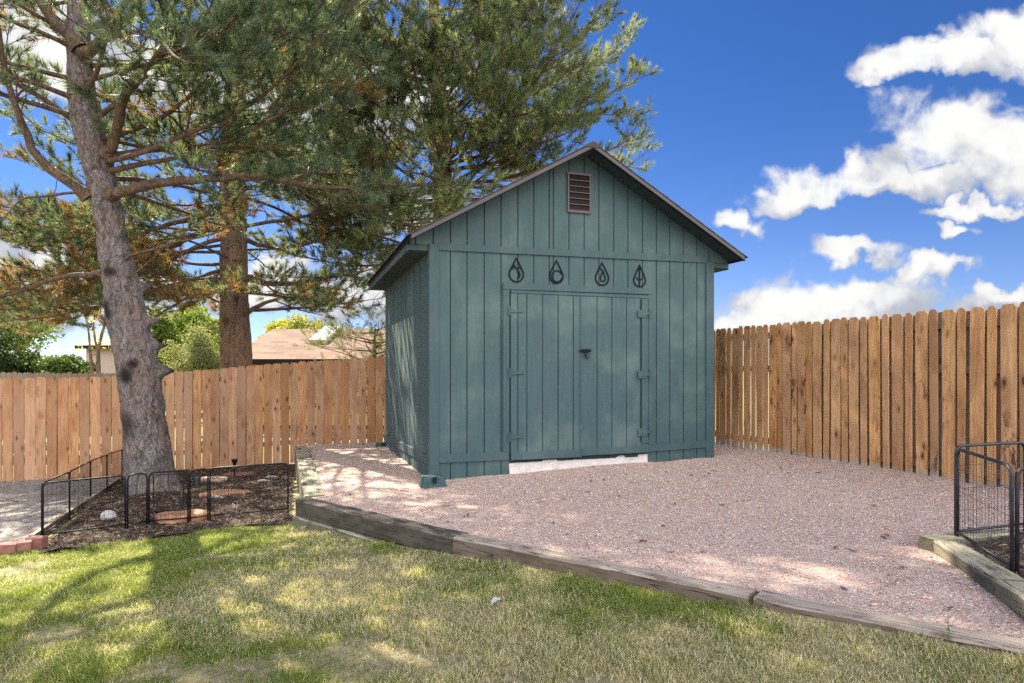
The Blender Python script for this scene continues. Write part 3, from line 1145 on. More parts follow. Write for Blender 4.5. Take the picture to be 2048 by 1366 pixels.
# stile strip with its dark gap on the right leaf
us0, us1 = fu(1281), fu(1293)
MB().prism([(us0, rt_t(us0) + 0.03), (us1, rt_t(us1) + 0.03), (us1, cap_b(us1) - 0.01), (us0, cap_b(us0) - 0.01)], -0.040, -0.0315).build('stile', M['trim'], rdoor, bevel=0.0015)
MB().prism([(fu(1277.5), rt_t(us0) + 0.05), (us0, rt_t(us0) + 0.05), (us0, cap_b(us0) - 0.01), (fu(1277.5), cap_b(us0) - 0.01)], -0.0325, -0.0300).build('stile_gap', M['groove'], rdoor)
for py in (622, 746, 874):
    hinge(ldoor, fu(1019.5), fz(1020, py), 1)
for py in (628, 749, 863):
    zc = fz(1290, py)
    MB().box(fu(1272), fu(1290), -0.052, -0.0405, zc - 0.05, zc + 0.045).build('hinge_block', M['trim'], rdoor, bevel=0.002)
    h = MB()
    u = fu(1294.5)
    h.tube([(u, -0.058, zc - 0.05), (u, -0.058, zc + 0.055)], 0.007, 8)
    h.prism([(u - 0.14, zc - 0.028), (u, zc - 0.012), (u, zc + 0.03), (u - 0.14, zc + 0.008)], -0.0565, -0.0525)
    h.box(u, u + 0.026, -0.033, -0.0285, zc - 0.06, zc + 0.06)
    h.build('hinge', M['trim'], rdoor)
# meeting strip between the leaves
um = fu(1159)
MB().prism([(um - 0.011, lt_b(um) - 0.0), (um + 0.011, lt_b(um)), (um + 0.009, cap_b(um) - 0.006), (um - 0.007, cap_b(um) - 0.006)], -0.039, -0.0315).build('meeting_strip', M['trim'], ldoor, bevel=0.002)
# sliding bolt with padlock eye
lz, lu = fz(1168, 701.5), fu(1168)
L = MB()
L.box(lu - 0.05, lu + 0.05, -0.044, -0.0395, lz - 0.022, lz + 0.022)
L.tube([(lu - 0.085, -0.056, lz), (lu + 0.075, -0.056, lz)], 0.0085, 8)
for k in (-0.072, -0.028, 0.018, 0.055):
    L.box(lu + k - 0.008, lu + k + 0.008, -0.066, -0.044, lz - 0.015, lz + 0.015)
L.tube([(lu - 0.012, -0.058, lz), (lu - 0.012, -0.062, lz - 0.045), (lu - 0.006, -0.06, lz - 0.075)], 0.007, 8)
bolt = L.build('latch', M['black'], rdoor, bevel=0.001)
pd_ = MB()
pd_.box(lu + 0.002, lu + 0.052, -0.068, -0.046, lz - 0.088, lz - 0.052)
pd_.tube([(lu + 0.010, -0.057, lz - 0.055), (lu + 0.010, -0.057, lz - 0.03), (lu + 0.027, -0.057, lz - 0.018), (lu + 0.044, -0.057, lz - 0.03), (lu + 0.044, -0.057, lz - 0.055)], 0.0045, 6)
pd_.build('padlock', M['greymetal'], bolt, bevel=0.002)

# sill and white foundation under the doors
sl_t = hline(1018, 917, 1292, 901)
sill = MB().prism([(UD0 + 0.004, sl_t(UD0) - 0.055), (UD1 - 0.004, sl_t(UD1) - 0.075), (UD1 - 0.004, sl_t(UD1) + 0.01), (UD0 + 0.004, sl_t(UD0) + 0.01)], 0.000, 0.04)
sill.build('door_sill', M['soffit'], shed)
n = 60
fv, ff = [], []
rs = np.random.default_rng(2)
rows = 7
for i in range(n + 1):
    u = UD0 + 0.003 + (UD1 - UD0 - 0.006) * i / n
    zt = sl_t(u) - 0.045
    for j in range(rows):
        t = j / (rows - 1)
        d = 0.004 + 0.05 * (fbm(np.array([[u * 5, t * 1.6, 3.3]]), 4)[0] - 0.5) - 0.035 * (1 - t)
        fv.append((u, d, zt - 0.0 - t * (zt + 0.12)) if False else (u, d, -0.12 + t * (zt + 0.12)))
    fv.append((u, 0.12, zt))
k = rows + 1
for i in range(n):
    for j in range(k - 1):
        ff.append((i * k + j, (i + 1) * k + j, (i + 1) * k + j + 1, i * k + j + 1))
MB().add(fv, ff).build('foundation', M['white'], shed, smooth=True)

# gable vent
vt = [fu(1134), fu(1180.5)]
vz0, vz1 = fz(1157, 426.5), fz(1157, 347.5)
vn = MB()
vn.box(vt[0] - 0.010, vt[1] + 0.012, -0.028, -0.001, vz1 - 0.022, vz1 + 0.006)
vn.box(vt[0], vt[1], -0.026, -0.001, vz0, vz0 + 0.022)
vn.box(vt[0], vt[0] + 0.020, -0.026, -0.001, vz0 + 0.0225, vz1 - 0.0225)
vn.box(vt[1] - 0.020, vt[1], -0.026, -0.001, vz0 + 0.0225, vz1 - 0.0225)
vent = vn.build('vent', M['ventframe'], shed, bevel=0.002)
MB().box(vt[0] + 0.02, vt[1] - 0.02, -0.0035, -0.001, vz0 + 0.0225, vz1 - 0.0225).build('vent_backing', M['brownmetal'], vent)
hh = (vz1 - vz0 - 0.045) / 6
for i in range(6):
    z1 = vz1 - 0.0225 - i * hh
    lv = MB()
    a, b = vt[0] + 0.0205, vt[1] - 0.0205
    lv.add([(a, -0.006, z1), (b, -0.006, z1), (b, -0.022, z1 - hh * 0.86), (a, -0.022, z1 - hh * 0.86),
            (a, -0.0042, z1), (b, -0.0042, z1), (b, -0.018, z1 - hh * 0.86), (a, -0.018, z1 - hh * 0.86)],
           [(0, 3, 2, 1), (4, 5, 6, 7), (0, 1, 5, 4), (2, 3, 7, 6), (0, 4, 7, 3), (1, 2, 6, 5)])
    lip = lv.build('louvre', M['brownmetal'], vent)
    MB().box(a, b, -0.0255, -0.0175, z1 - hh * 0.98, z1 - hh * 0.86).build('louvre_lip', M['ventframe'], lip)

# roof
rf = MB()
zt = 0.016
for s in (-1, 1):
    ue = SW / 2 + s * (SW / 2 + OE)
    c = SW / 2
    um_ = c
    pts = [(um_, RIDGE_Z), (ue, EAVE_Z), (ue, EAVE_Z - 0.02), (um_, RIDGE_Z - 0.02)]
    if s < 0:
        pts = pts[::-1]
    rf.prism([(p[0], p[1]) for p in (pts if s > 0 else pts)], -OV + 0.012, SD + 0.14)
roof = rf.build('roof', M['soffit'], shed)
# shingle courses as thin stepped slabs
for s in (-1, 1):
    sh = MB()
    ncourse = 13
    run = SW / 2 + OE + 0.025
    for i in range(ncourse):
        d0 = run * i / ncourse
        d1 = run * (i + 1) / ncourse + 0.02
        u0, u1 = SW / 2 + s * d0, SW / 2 + s * d1
        z0 = RIDGE_Z - d0 * SLOPE + 0.003
        z1 = RIDGE_Z - d1 * SLOPE + 0.003
        pts = [(u0, z0), (u1, z1 + 0.006), (u1, z1 + 0.016), (u0, z0 + 0.008)]
        if s < 0:
            pts = pts[::-1]
        sh.prism(pts, -OV - 0.012, SD + 0.15)
    sh.build('shingles', M['shingle'], roof)
cap = MB().prism([(SW / 2 - 0.12, RIDGE_Z - 0.12 * SLOPE + 0.016), (SW / 2 + 0.12, RIDGE_Z - 0.12 * SLOPE + 0.016), (SW / 2 + 0.12, RIDGE_Z - 0.12 * SLOPE + 0.026), (SW / 2, RIDGE_Z + 0.028), (SW / 2 - 0.12, RIDGE_Z - 0.12 * SLOPE + 0.026)], -OV - 0.014, SD + 0.152)
cap.build('ridge_cap', M['shingle'], roof)
# rake fascia with metal lip
for s in (-1, 1):
    ue = SW / 2 + s * (SW / 2 + OE)
    pts = [(SW / 2, RIDGE_Z - 0.001), (ue, EAVE_Z - 0.001), (ue, EAVE_Z - 0.050), (SW / 2, RIDGE_Z - 0.050)]
    if s < 0:
        pts = pts[::-1]
    rk = MB().prism(pts, -OV - 0.006, -OV + 0.011)
    rk.build('rake_fascia', M['rake'], roof, bevel=0.001)
    pts = [(SW / 2, RIDGE_Z - 0.051), (ue, EAVE_Z - 0.051), (ue, EAVE_Z - 0.060), (SW / 2, RIDGE_Z - 0.060)]
    if s < 0:
        pts = pts[::-1]
    MB().prism(pts, -OV - 0.010, -OV + 0.02).build('drip_edge', M['navy'], roof)
    # eave fascia and boxed soffit
    fx0, fx1 = (ue - s * 0.022, ue - s * 0.002)
    MB().box(min(fx0, fx1), max(fx0, fx1), 0.013, SD + 0.10, EYE + 1.318, EAVE_Z - 0.022).build('eave_fascia', M['trim'], shed, bevel=0.002)
    wx = 0.0 if s < 0 else SW
    xs = sorted([wx + s * 0.001, ue - s * 0.0225])
    MB().box(xs[0], xs[1], 0.032, SD + 0.08, EYE + 1.324, EYE + 1.334).build('eave_soffit', M['soffit'], shed)
    MB().prism([(xs[0], EYE + 1.3345), (xs[1], EYE + 1.3345), (xs[1], GAB_B - 0.002), (xs[0], GAB_B - 0.002)], 0.014, 0.030).build('eave_end_board', M['trim'], shed)
    dx0, dx1 = sorted([ue - s * 0.001, ue + s * 0.012])
    MB().box(dx0, dx1, -OV + 0.0, SD + 0.12, EAVE_Z - 0.05, EAVE_Z - 0.018).build('eave_drip_edge', M['brownmetal'], roof)


# pier blocks
def pier(loc, sz, label):
    b = MB()
    a, h = sz, sz * 1.05
    t = 0.78
    v = [(-a, -a * 0.8, 0), (a, -a * 0.8, 0), (a, a * 0.8, 0), (-a, a * 0.8, 0),
         (-a * t, -a * t * 0.8, h), (a * t, -a * t * 0.8, h), (a * t, a * t * 0.8, h), (-a * t, a * t * 0.8, h)]
    b.add(v, [(3, 2, 1, 0), (4, 5, 6, 7), (0, 1, 5, 4), (1, 2, 6, 5), (2, 3, 7, 6), (3, 0, 4, 7)])
    root = empty('pier_block', loc, SYAW)
    tag(root, label, 'pier block', 'pier blocks at the shed corners')
    b.build('block', M['pier'], root, bevel=0.012)
    n_ = MB().box(-0.018, 0.022, -a * 0.86, -a * 0.66, h * 0.62, h * 1.005)
    n_.build('socket', M['black'], root)
    return root


pz = fz(866, 966)
p0 = on_ground(864, 972, lambda x, y: gravel_z(x, y))
pier((p0.x, p0.y + 0.05, p0.z - 0.05), 0.145, 'dark green painted pier block with a socket hole at the near corner of the shed')
bc = Vector((SX, SY, 0)) + Vector((E1[0] * -0.05 - E1[1] * SD, E1[1] * -0.05 + E1[0] * SD, 0))
pier((bc.x, bc.y, float(gravel_z(bc.x, bc.y)) - 0.07), 0.13, 'dark pier block under the far rear corner of the shed, next to the cedar fence')


# ------------------------------------------------------------------ drop shaped wall ornaments
def ribbon(b, pts, w, closed=False, y0=-0.006, y1=0.0):
    n = len(pts)
    P = [Vector((p[0], p[1])) for p in pts]
    Lf, Rt = [], []
    for i in range(n):
        if closed:
            t = P[(i + 1) % n] - P[i - 1]
        else:
            t = P[min(i + 1, n - 1)] - P[max(i - 1, 0)]
        t.normalize()
        nn = Vector((-t.y, t.x)) * (w / 2 if not hasattr(w, '__len__') else w[i] / 2)
        Lf.append(P[i] + nn)
        Rt.append(P[i] - nn)
    m = n if closed else n - 1
    base = len(b.v)
    for i in range(n):
        for q in (Lf[i], Rt[i]):
            b.v.append((q.x, y0, q.y))
            b.v.append((q.x, y1, q.y))
    for i in range(m):
        j = (i + 1) % n
        a0, a1, r0, r1 = (base + 4 * i + k for k in range(4))
        b0, b1, s0, s1 = (base + 4 * j + k for k in range(4))
        b.f += [(a0, b0, s0, r0), (a1, r1, s1, b1), (a0, a1, b1, b0), (r0, s0, s1, r1)]
    if not closed:
        i = base
        b.f.append((i, i + 2, i + 3, i + 1))
        i = base + 4 * (n - 1)
        b.f.append((i, i + 1, i + 3, i + 2))


def drop(cx, cz, rr, tip, n=40):
    """teardrop outline: round bottom of radius rr centred cx,cz, point at height tip above the centre"""
    a0 = math.asin(min(1, rr / tip))
    pts = []
    for i in range(n + 1):
        a = a0 - (math.pi + 2 * a0) * i / n
        pts.append((cx + rr * math.cos(a), cz + rr * math.sin(a)))
    # left tangent point up to the tip and down again
    l = pts[-1]
    r = pts[0]
    for k in (0.33, 0.66):
        pts.append((l[0] + (cx - l[0]) * k, l[1] + (cz + tip - l[1]) * k))
    pts.append((cx, cz + tip))
    for k in (0.33, 0.66):
        pts.append((cx + (r[0] - cx) * k, cz + tip + (r[1] - cz - tip) * k))
    return pts


def ornament(px, py_top, py_bot, wpx, label, kind):
    u = fu(px)
    zt, zb = fz(px, py_top), fz(px, py_bot)
    H = zt - zb
    rr = wpx / 2 / F * (SY + E1[1] * u) / E1[0] * 0.97
    root = empty('wall_ornament', (0, 0, 0), SYAW)
    wp = Vector((SX, SY, 0)) + Vector((E1[0] * u + E1[1] * 0.0022, E1[1] * u - E1[0] * 0.0022, 0))
    root.location = (wp.x, wp.y, zb)
    tag(root, label, 'wall ornament', 'drop shaped ornaments above the shed doors')
    lw = H * 0.060
    cz = rr
    fr = MB()
    ribbon(fr, drop(0, cz, rr - lw / 2, H - rr - lw * 0.7), lw, True)
    fr.tube([(0, -0.0062, H - lw * 1.7), (0, -0.010, H - lw * 1.7)], 0.006, 8)
    fr.build('frame', M['navy'], root)
    s = MB()
    y0, y1 = -0.0055, -0.0003
    if kind == 'mountain':
        ribbon(s, [(-rr * 0.30, H * 0.70), (-rr * 0.02, H * 0.56), (rr * 0.15, H * 0.475), (rr * 0.30, H * 0.56), (rr * 0.48, H * 0.64)], lw * 0.85, False, y0, y1)
        s.prism([(-rr * 0.66, H * 0.55), (-rr * 0.45, H * 0.50), (-rr * 0.30, H * 0.60), (-rr * 0.16, H * 0.53), (-rr * 0.03, H * 0.575), (-rr * 0.26, H * 0.735)], y0 - 0.0003, y1)
        pts = [(rr * 0.14, H * 0.49), (rr * 0.30, H * 0.42), (rr * 0.42, H * 0.32), (rr * 0.36, H * 0.22), (rr * 0.10, H * 0.14)]
        ribbon(s, pts, [lw * 0.9, lw * 1.3, lw * 1.5, lw * 1.4, lw * 0.7], False, y0, y1)
    elif kind == 'swirl':
        r2 = rr * 0.70
        pts = [(rr * 0.86, H * 0.36)] + [(rr * 0.08 + r2 * math.cos(R(a)), cz + rr * 0.0 + r2 * math.sin(R(a))) for a in range(48, 356, 14)]
        pts = [(rr * 0.08 + r2 * math.cos(R(a)), cz * 0.98 + r2 * math.sin(R(a))) for a in range(20, 352, 14)]
        ribbon(s, pts, lw * 0.85, False, y0, y1)
    elif kind == 'drop':
        ribbon(s, drop(rr * 0.10, H * 0.30, rr * 0.34, H * 0.34), lw * 0.9, True, y0, y1)
        ribbon(s, [(rr * 0.10, H * 0.60), (-rr * 0.24, H * 0.72)], lw * 0.85, False, y0 - 0.0003, y1)
    else:
        ribbon(s, [(0, lw * 0.4), (0, H * 0.92)], lw * 1.0, False, y0, y1)
        ribbon(s, [(-rr * 0.52, H * 0.43), (0, H * 0.27), (rr * 0.52, H * 0.43)], lw * 0.85, False, y0 - 0.0003, y1)
    s.build('symbol', M['navy'], root)


ornament(1032.5, 514, 565, 32, 'dark drop shaped metal ornament with mountain peaks and a winding river', 'mountain')
ornament(1112.5, 518.5, 568, 31, 'dark drop shaped metal ornament enclosing a C shaped swirl', 'swirl')
ornament(1203.8, 523, 572, 31, 'dark drop shaped metal ornament enclosing a smaller hanging drop', 'drop')
ornament(1278.8, 528, 575, 28.5, 'dark drop shaped metal ornament with leaf veins forming an upright stem and V', 'leaf')


# ------------------------------------------------------------------ cedar fences
def picket_mesh(w, h, t, ear, rng, lean=0.0):
    b = MB()
    e = ear
    jit = lambda s: rng.uniform(-s, s)
    w0 = w
    n = 5
    left, right = [], []
    bowx = jit(0.006)
    for i in range(n + 1):
        k = i / n
        zz = k * (h - e)
        w = w0 - (0.007 if k < 0.5 else 0.0)
        bx = bowx * math.sin(k * math.pi) + lean * k
        left.append((-w / 2 + bx + jit(0.0015), zz))
        right.append((w / 2 + bx + jit(0.0015), zz))
    top = [(w / 2 - e * 0.75 + lean, h + jit(0.002)), (-w / 2 + e * 0.75 + lean, h + jit(0.002))]
    poly = right + top + left[::-1]
    tw = jit(0.004)
    b.prism(poly, -t, 0.0)
    return b


lfence = empty('wooden_fence', (-9.23, 11.54, 0), math.atan2(12.27 - 11.54, -2.43 + 9.23))
tag(lfence, 'warm brown dog eared cedar fence behind the leaning pine, stepping uphill to the shed', 'fence')
LF_A = math.atan2(0.73, 6.80)


def lf_point(s):
    return (-9.23 + s * math.cos(LF_A), 11.54 + s * math.sin(LF_A))


tops = np.array([(-400, 760), (0, 756), (200, 753), (340, 744), (430, 738), (569, 726), (700, 718), (770, 712.5), (1400, 690)])
bots = np.array([(-400, 975), (0, 959), (340, 944), (569, 921), (770, 905), (1400, 890)])
rr_ = random.Random(21)
s = -1.9
cnt = 0
while s < 8.1:
    x, y = lf_point(s)
    px = 1024 + F * x / y
    pitch = 0.186 if px < 340 else (0.158 if px < 800 else 0.16)
    w = pitch - rr_.uniform(0.004, 0.013)
    zt = EYE + (HOR - np.interp(px, tops[:, 0], tops[:, 1])) / F * y + rr_.uniform(-0.008, 0.008)
    zb = EYE + (HOR - np.interp(px, bots[:, 0], bots[:, 1])) / F * y - 0.05 + rr_.uniform(-0.015, 0.015)
    if px < 790:
        b = picket_mesh(w, zt - zb, 0.017, 0.032, rr_, rr_.uniform(-0.006, 0.006))
        b.build('picket', M['cedar'], lfence, loc=(s, -0.02 + rr_.uniform(-0.004, 0.004), zb), rz=rr_.uniform(-0.02, 0.02))
    s += pitch


def lf_top(s_):
    x, y = lf_point(s_)
    return EYE + (HOR - np.interp(1024 + F * x / y, tops[:, 0], tops[:, 1])) / F * y


def lf_bot(s_):
    x, y = lf_point(s_)
    return EYE + (HOR - np.interp(1024 + F * x / y, bots[:, 0], bots[:, 1])) / F * y


for k in (0.16, 0.52, 0.86):
    rl = MB()
    ss = np.linspace(-1.9, 8.0, 20)
    for a, b_ in zip(ss[:-1], ss[1:]):
        za = lf_bot(a) + (lf_top(a) - lf_bot(a)) * k
        zb = lf_bot(b_) + (lf_top(b_) - lf_bot(b_)) * k
        rl.add([(a, 0.0, za), (b_, 0.0, zb), (b_, 0.04, zb), (a, 0.04, za), (a, 0.0, za + 0.085), (b_, 0.0, zb + 0.085), (b_, 0.04, zb + 0.085), (a, 0.04, za + 0.085)],
               [(0, 3, 2, 1), (4, 5, 6, 7), (0, 1, 5, 4), (2, 3, 7, 6), (1, 2, 6, 5), (0, 4, 7, 3)])
    rl.build('rail', M['cedar'], lfence)
for s_ in (-1.5, 0.9, 3.3, 5.7, 7.9):
    MB().box(s_ - 0.045, s_ + 0.045, 0.042, 0.13, float(lf_bot(s_)) - 0.1, float(lf_top(s_)) - 0.04).build('post', M['cedar'], lfence)

RA, RB = Vector((3.25, 10.4, 0)), Vector((4.93, 6.16, 0))
RD = (RB - RA).normalized()
RYAW = math.atan2(RD.y, RD.x)
rstart = RA - RD * 2.55
rfence = empty('wooden_fence', (rstart.x, rstart.y, 0), RYAW)
tag(rfence, 'orange cedar fence of alternating wide and narrow boards with dark gaps, right of the shed', 'fence')
rr_ = random.Random(5)
s = 1.75
i = 0
RFT, RFB = EYE + 0.615, EYE - 1.235
while s < 8.6:
    wide = i % 2 == 0
    w = (0.138 if wide else 0.084) + rr_.uniform(-0.006, 0.006)
    depth = rstart.y + RD.y * s
    gap = float(np.interp(depth, [5.5, 7.5, 9.5, 11], [0.042, 0.032, 0.018, 0.022])) + rr_.uniform(-0.006, 0.006)
    zt = RFT + rr_.uniform(-0.012, 0.012) + (0.0 if wide else 0.008)
    b = picket_mesh(w, zt - RFB, 0.017, 0.034 if wide else 0.028, rr_, rr_.uniform(-0.012, 0.012))
    b.build('picket', M['cedar_r'], rfence, loc=(s + w / 2, -0.02 + rr_.uniform(-0.006, 0.006), RFB), rz=rr_.uniform(-0.03, 0.03))
    # boards on the far side cover the gaps nearer the camera
    if depth < 9.3:
        b = picket_mesh(0.118, zt - RFB - 0.03, 0.017, 0.03, rr_)
        b.build('picket', M['greyfence'], rfence, loc=(s + w + gap / 2 - 0.048, 0.066, RFB))
    s += w + gap
    i += 1
for z in (RFB + 0.17, RFB + 1.22, RFT - 0.15):
    MB().box(0, 8.6, 0.004, 0.044, z - 0.045, z + 0.045).build('rail', M['greyfence'], rfence)
for s_ in (0.4, 2.8, 5.2, 7.6):
    MB().box(s_ - 0.045, s_ + 0.045, 0.09, 0.18, RFB - 0.1, RFT - 0.06).build('post', M['greyfence'], rfence)

gf = empty('wooden_fence', (at(-120, 742, 17.5).x, 17.5, 0), 0.04)
tag(gf, 'grey weathered picket fence of the neighbour, just showing above the cedar fence at far left', 'fence')
gp = MB()
rr_ = random.Random(8)
gz0, gz1 = EYE - 1.9, EYE - 0.105
x = 0
while x < 5.6:
    h = gz1 - gz0 + rr_.uniform(-0.02, 0.02) - 0.012 * x
    gp.prism([(x, gz0), (x + 0.135, gz0), (x + 0.135, gz0 + h - 0.035), (x + 0.105, gz0 + h), (x + 0.03, gz0 + h), (x, gz0 + h - 0.035)], -0.018, 0)
    x += 0.147
gp.build('picket_panel', M['greyfence'], gf)
MB().box(0, 5.6, 0.001, 0.04, gz1 - 0.35, gz1 - 0.26).build('rail', M['greyfence'], gf)


# ------------------------------------------------------------------ landscape timbers
def timber(p0, p1, w, h, ztop0, ztop1, mat, label, inner=1, group='landscape timbers around the gravel'):
    """squared timber whose outer top edge runs p0 -> p1; width w to the left of that direction"""
    a, b = Vector((p0[0], p0[1], 0)), Vector((p1[0], p1[1], 0))
    L = (b - a).length
    yaw = math.atan2(b.y - a.y, b.x - a.x)
    root_z = (ztop0 + ztop1) / 2
    rng = np.random.default_rng(int(abs(p0[0] * 131 + p0[1] * 17)) + 1)
    nx = 40
    ring = [(0.012, 0), (w - 0.012, 0), (w, -0.012), (w, -h), (0, -h), (0, -0.012)]
    if inner < 0:
        ring = [(-y, z) for y, z in ring][::-1]
    V, Fs = [], []
    ph = rng.uniform(0, 9)
    for i in range(nx + 1):
        t = i / nx
        zt = ztop0 + (ztop1 - ztop0) * t - root_z
        for j, (yy, zz) in enumerate(ring):
            nz = (fbm(np.array([[t * L * 5 + ph, j * 3.7, ph]]), 3)[0] - 0.5)
            ny = (fbm(np.array([[t * L * 4 + ph, j * 5.1, ph + 7]]), 3)[0] - 0.5)
            V.append((t * L, yy + ny * 0.014, zt + zz + nz * 0.016))
    k = len(ring)
    for i in range(nx):
        for j in range(k):
            Fs.append((i * k + j, (i + 1) * k + j, (i + 1) * k + (j + 1) % k, i * k + (j + 1) % k))
    Fs.append(tuple(range(k)))
    Fs.append(tuple(nx * k + j for j in range(k - 1, -1, -1)))
    b_ = MB().add(V, Fs)
    o = b_.build('landscape_timber', M[mat], None, loc=(a.x, a.y, root_z), rz=yaw)
    tag(o, label, 'timber', group)
    return o


def gz_(p, d=0.0):
    return float(gravel_z(p[0], p[1])) + d


def sub(p, q, t):
    return (p[0] + (q[0] - p[0]) * t, p[1] + (q[1] - p[1]) * t)


TOP = [EYE - 1.320, EYE - 1.270, EYE - 1.210, EYE - 1.130]
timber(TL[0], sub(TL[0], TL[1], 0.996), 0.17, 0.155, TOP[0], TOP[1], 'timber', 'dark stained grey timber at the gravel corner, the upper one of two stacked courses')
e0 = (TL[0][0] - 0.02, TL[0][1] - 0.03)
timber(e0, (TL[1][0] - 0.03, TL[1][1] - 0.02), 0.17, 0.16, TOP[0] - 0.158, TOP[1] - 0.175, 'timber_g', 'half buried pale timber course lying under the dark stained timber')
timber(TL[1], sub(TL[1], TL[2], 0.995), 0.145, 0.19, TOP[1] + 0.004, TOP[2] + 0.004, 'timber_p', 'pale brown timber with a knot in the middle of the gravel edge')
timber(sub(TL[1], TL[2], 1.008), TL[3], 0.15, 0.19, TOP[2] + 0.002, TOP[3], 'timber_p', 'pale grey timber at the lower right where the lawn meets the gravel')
sA = (TL[0][0] + 0.02, TL[0][1] + 0.20)
mid_ = sub(sA, SIDE_B, 0.48)
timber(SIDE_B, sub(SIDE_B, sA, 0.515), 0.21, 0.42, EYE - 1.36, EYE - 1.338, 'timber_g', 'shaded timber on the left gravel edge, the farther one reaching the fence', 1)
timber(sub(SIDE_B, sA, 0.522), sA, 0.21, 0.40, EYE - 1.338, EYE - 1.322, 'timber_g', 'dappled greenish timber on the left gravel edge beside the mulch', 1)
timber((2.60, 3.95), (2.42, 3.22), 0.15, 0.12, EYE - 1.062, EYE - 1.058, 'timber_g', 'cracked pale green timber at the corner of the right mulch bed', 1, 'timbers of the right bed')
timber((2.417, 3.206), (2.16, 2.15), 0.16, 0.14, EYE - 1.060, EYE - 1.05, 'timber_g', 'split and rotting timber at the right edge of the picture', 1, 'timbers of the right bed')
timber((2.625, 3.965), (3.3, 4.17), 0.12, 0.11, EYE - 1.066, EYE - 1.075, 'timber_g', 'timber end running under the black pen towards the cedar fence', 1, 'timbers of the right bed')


# ------------------------------------------------------------------ wire pens
def pen_panel(parent, a, b, h, mat, za, zb, nv=None, door=False, r=0.0085, cr=0.055):
    """one panel: rounded tube frame with wire grid between base points a and b"""
    a, b = Vector((a[0], a[1], za)), Vector((b[0], b[1], zb))
    d = b - a
    L = d.length
    e = d.normalized()
    up = Vector((0, 0, 1))
    P = lambda x, z: a + e * x + up * z
    cr = min(cr, L * 0.3)
    pts = [P(0, -0.02), P(0, h - cr)]
    for k in range(1, 6):
        an = math.pi / 2 * k / 6
        pts.append(P(cr - cr * math.cos(an), h - cr + cr * math.sin(an)))
    pts.append(P(cr, h))
    pts.append(P(L - cr, h))
    for k in range(1, 6):
        an = math.pi / 2 * k / 6
        pts.append(P(L - cr + cr * math.sin(an), h - cr + cr * math.cos(an)))
    pts += [P(L, h - cr), P(L, -0.02)]
    f = MB().tube(pts, r, 8)
    f.tube([P(0, 0.03), P(L, 0.03)], r * 0.9, 8)
    panel = f.build('panel', mat, parent, smooth=True)
    w = MB()
    nv = nv or max(3, int(L / 0.036))
    for i in range(1, nv):
        w.tube([P(L * i / nv, 0.03), P(L * i / nv, h)], 0.0012, 4)
    for z in (h * 0.28, h * 0.52, h * 0.78):
        w.tube([P(0, z), P(L, z)], 0.0013, 4)
    w.build('wire_grid', mat, panel)
    if door:
        m = 0.045
        q = [P(m, 0.20), P(m, h - cr)] + [P(m + cr - cr * math.cos(R(t)), h - 0.02 - cr + cr * math.sin(R(t))) for t in (20, 45, 70)] + [P(L * 0.5, h - 0.02)]
        q = [P(m, 0.17), P(m, h - 0.03), P(L - m, h - 0.03), P(L - m, 0.17)]
        g_ = MB().tube(q, r * 0.8, 8, True)
        g_.tube([P(0, 0.12), P(L, 0.12)], r * 0.8, 8)
        gt = g_.build('gate', mat, panel, smooth=True)
        MB().box(-0.012, 0.012, -0.014, 0.014, -0.05, 0.05).build('gate_latch', mat, gt, loc=P(L - 0.01, h * 0.42))
    return panel


lp = [on_ground(px, py, lowb) for px, py in [(83, 1082), (253, 1060), (296, 1053), (378, 1047), (418, 1042), (578, 1028)]]
root = empty('pet_pen', (lp[0].x, lp[0].y, lp[0].z))
tag(root, 'black wire pet pen of rounded panels standing around the leaning pine trunk', 'pet pen')
loc0 = Vector(root.location)
rel = lambda p: p - loc0
for i in range(len(lp) - 1):
    a, b = rel(lp[i]), rel(lp[i + 1])
    d_ = (b - a).normalized() * 0.010
    pen_panel(root, a + d_, b - d_, 0.535, M['black'], a.z + 0.03, b.z + 0.03, door=(i == 2))
bp = [on_ground(px, py, lowb) for px, py in [(83, 1082), (139, 1043), (181, 1006), (214, 985), (244, 968), (262, 958)]]
for i in range(len(bp) - 1):
    a, b = rel(bp[i]), rel(bp[i + 1])
    d_ = (b - a).normalized() * 0.010
    pen_panel(root, a + d_, b - d_, 0.535, M['black'], a.z + 0.03, b.z + 0.03)

A_, B_, C_, D_ = (2.83, 4.08), (3.43, 4.28), (2.655, 3.40), (3.30, 3.20)
bz = EYE - 1.075
root = empty('pet_pen', (A_[0], A_[1], bz))
tag(root, 'worn black wire pet pen at the right edge, beside the cedar fence', 'pet pen')
loc0 = Vector(root.location)
rl2 = lambda p: (p[0] - A_[0], p[1] - A_[1])
pen_panel(root, rl2(A_), rl2(B_), 0.575, M['greymetal'], 0, 0, r=0.0105)
pen_panel(root, rl2((A_[0] - 0.006, A_[1] - 0.022)), rl2(C_), 0.56, M['greymetal'], 0, -0.01, r=0.0105)
pen_panel(root, rl2((C_[0] + 0.024, C_[1] - 0.006)), rl2(D_), 0.56, M['greymetal'], -0.01, -0.01, r=0.0105)
pen_panel(root, rl2((B_[0] + 0.01, B_[1] - 0.02)), rl2((3.6, 3.72)), 0.575, M['greymetal'], 0, 0, r=0.0105)


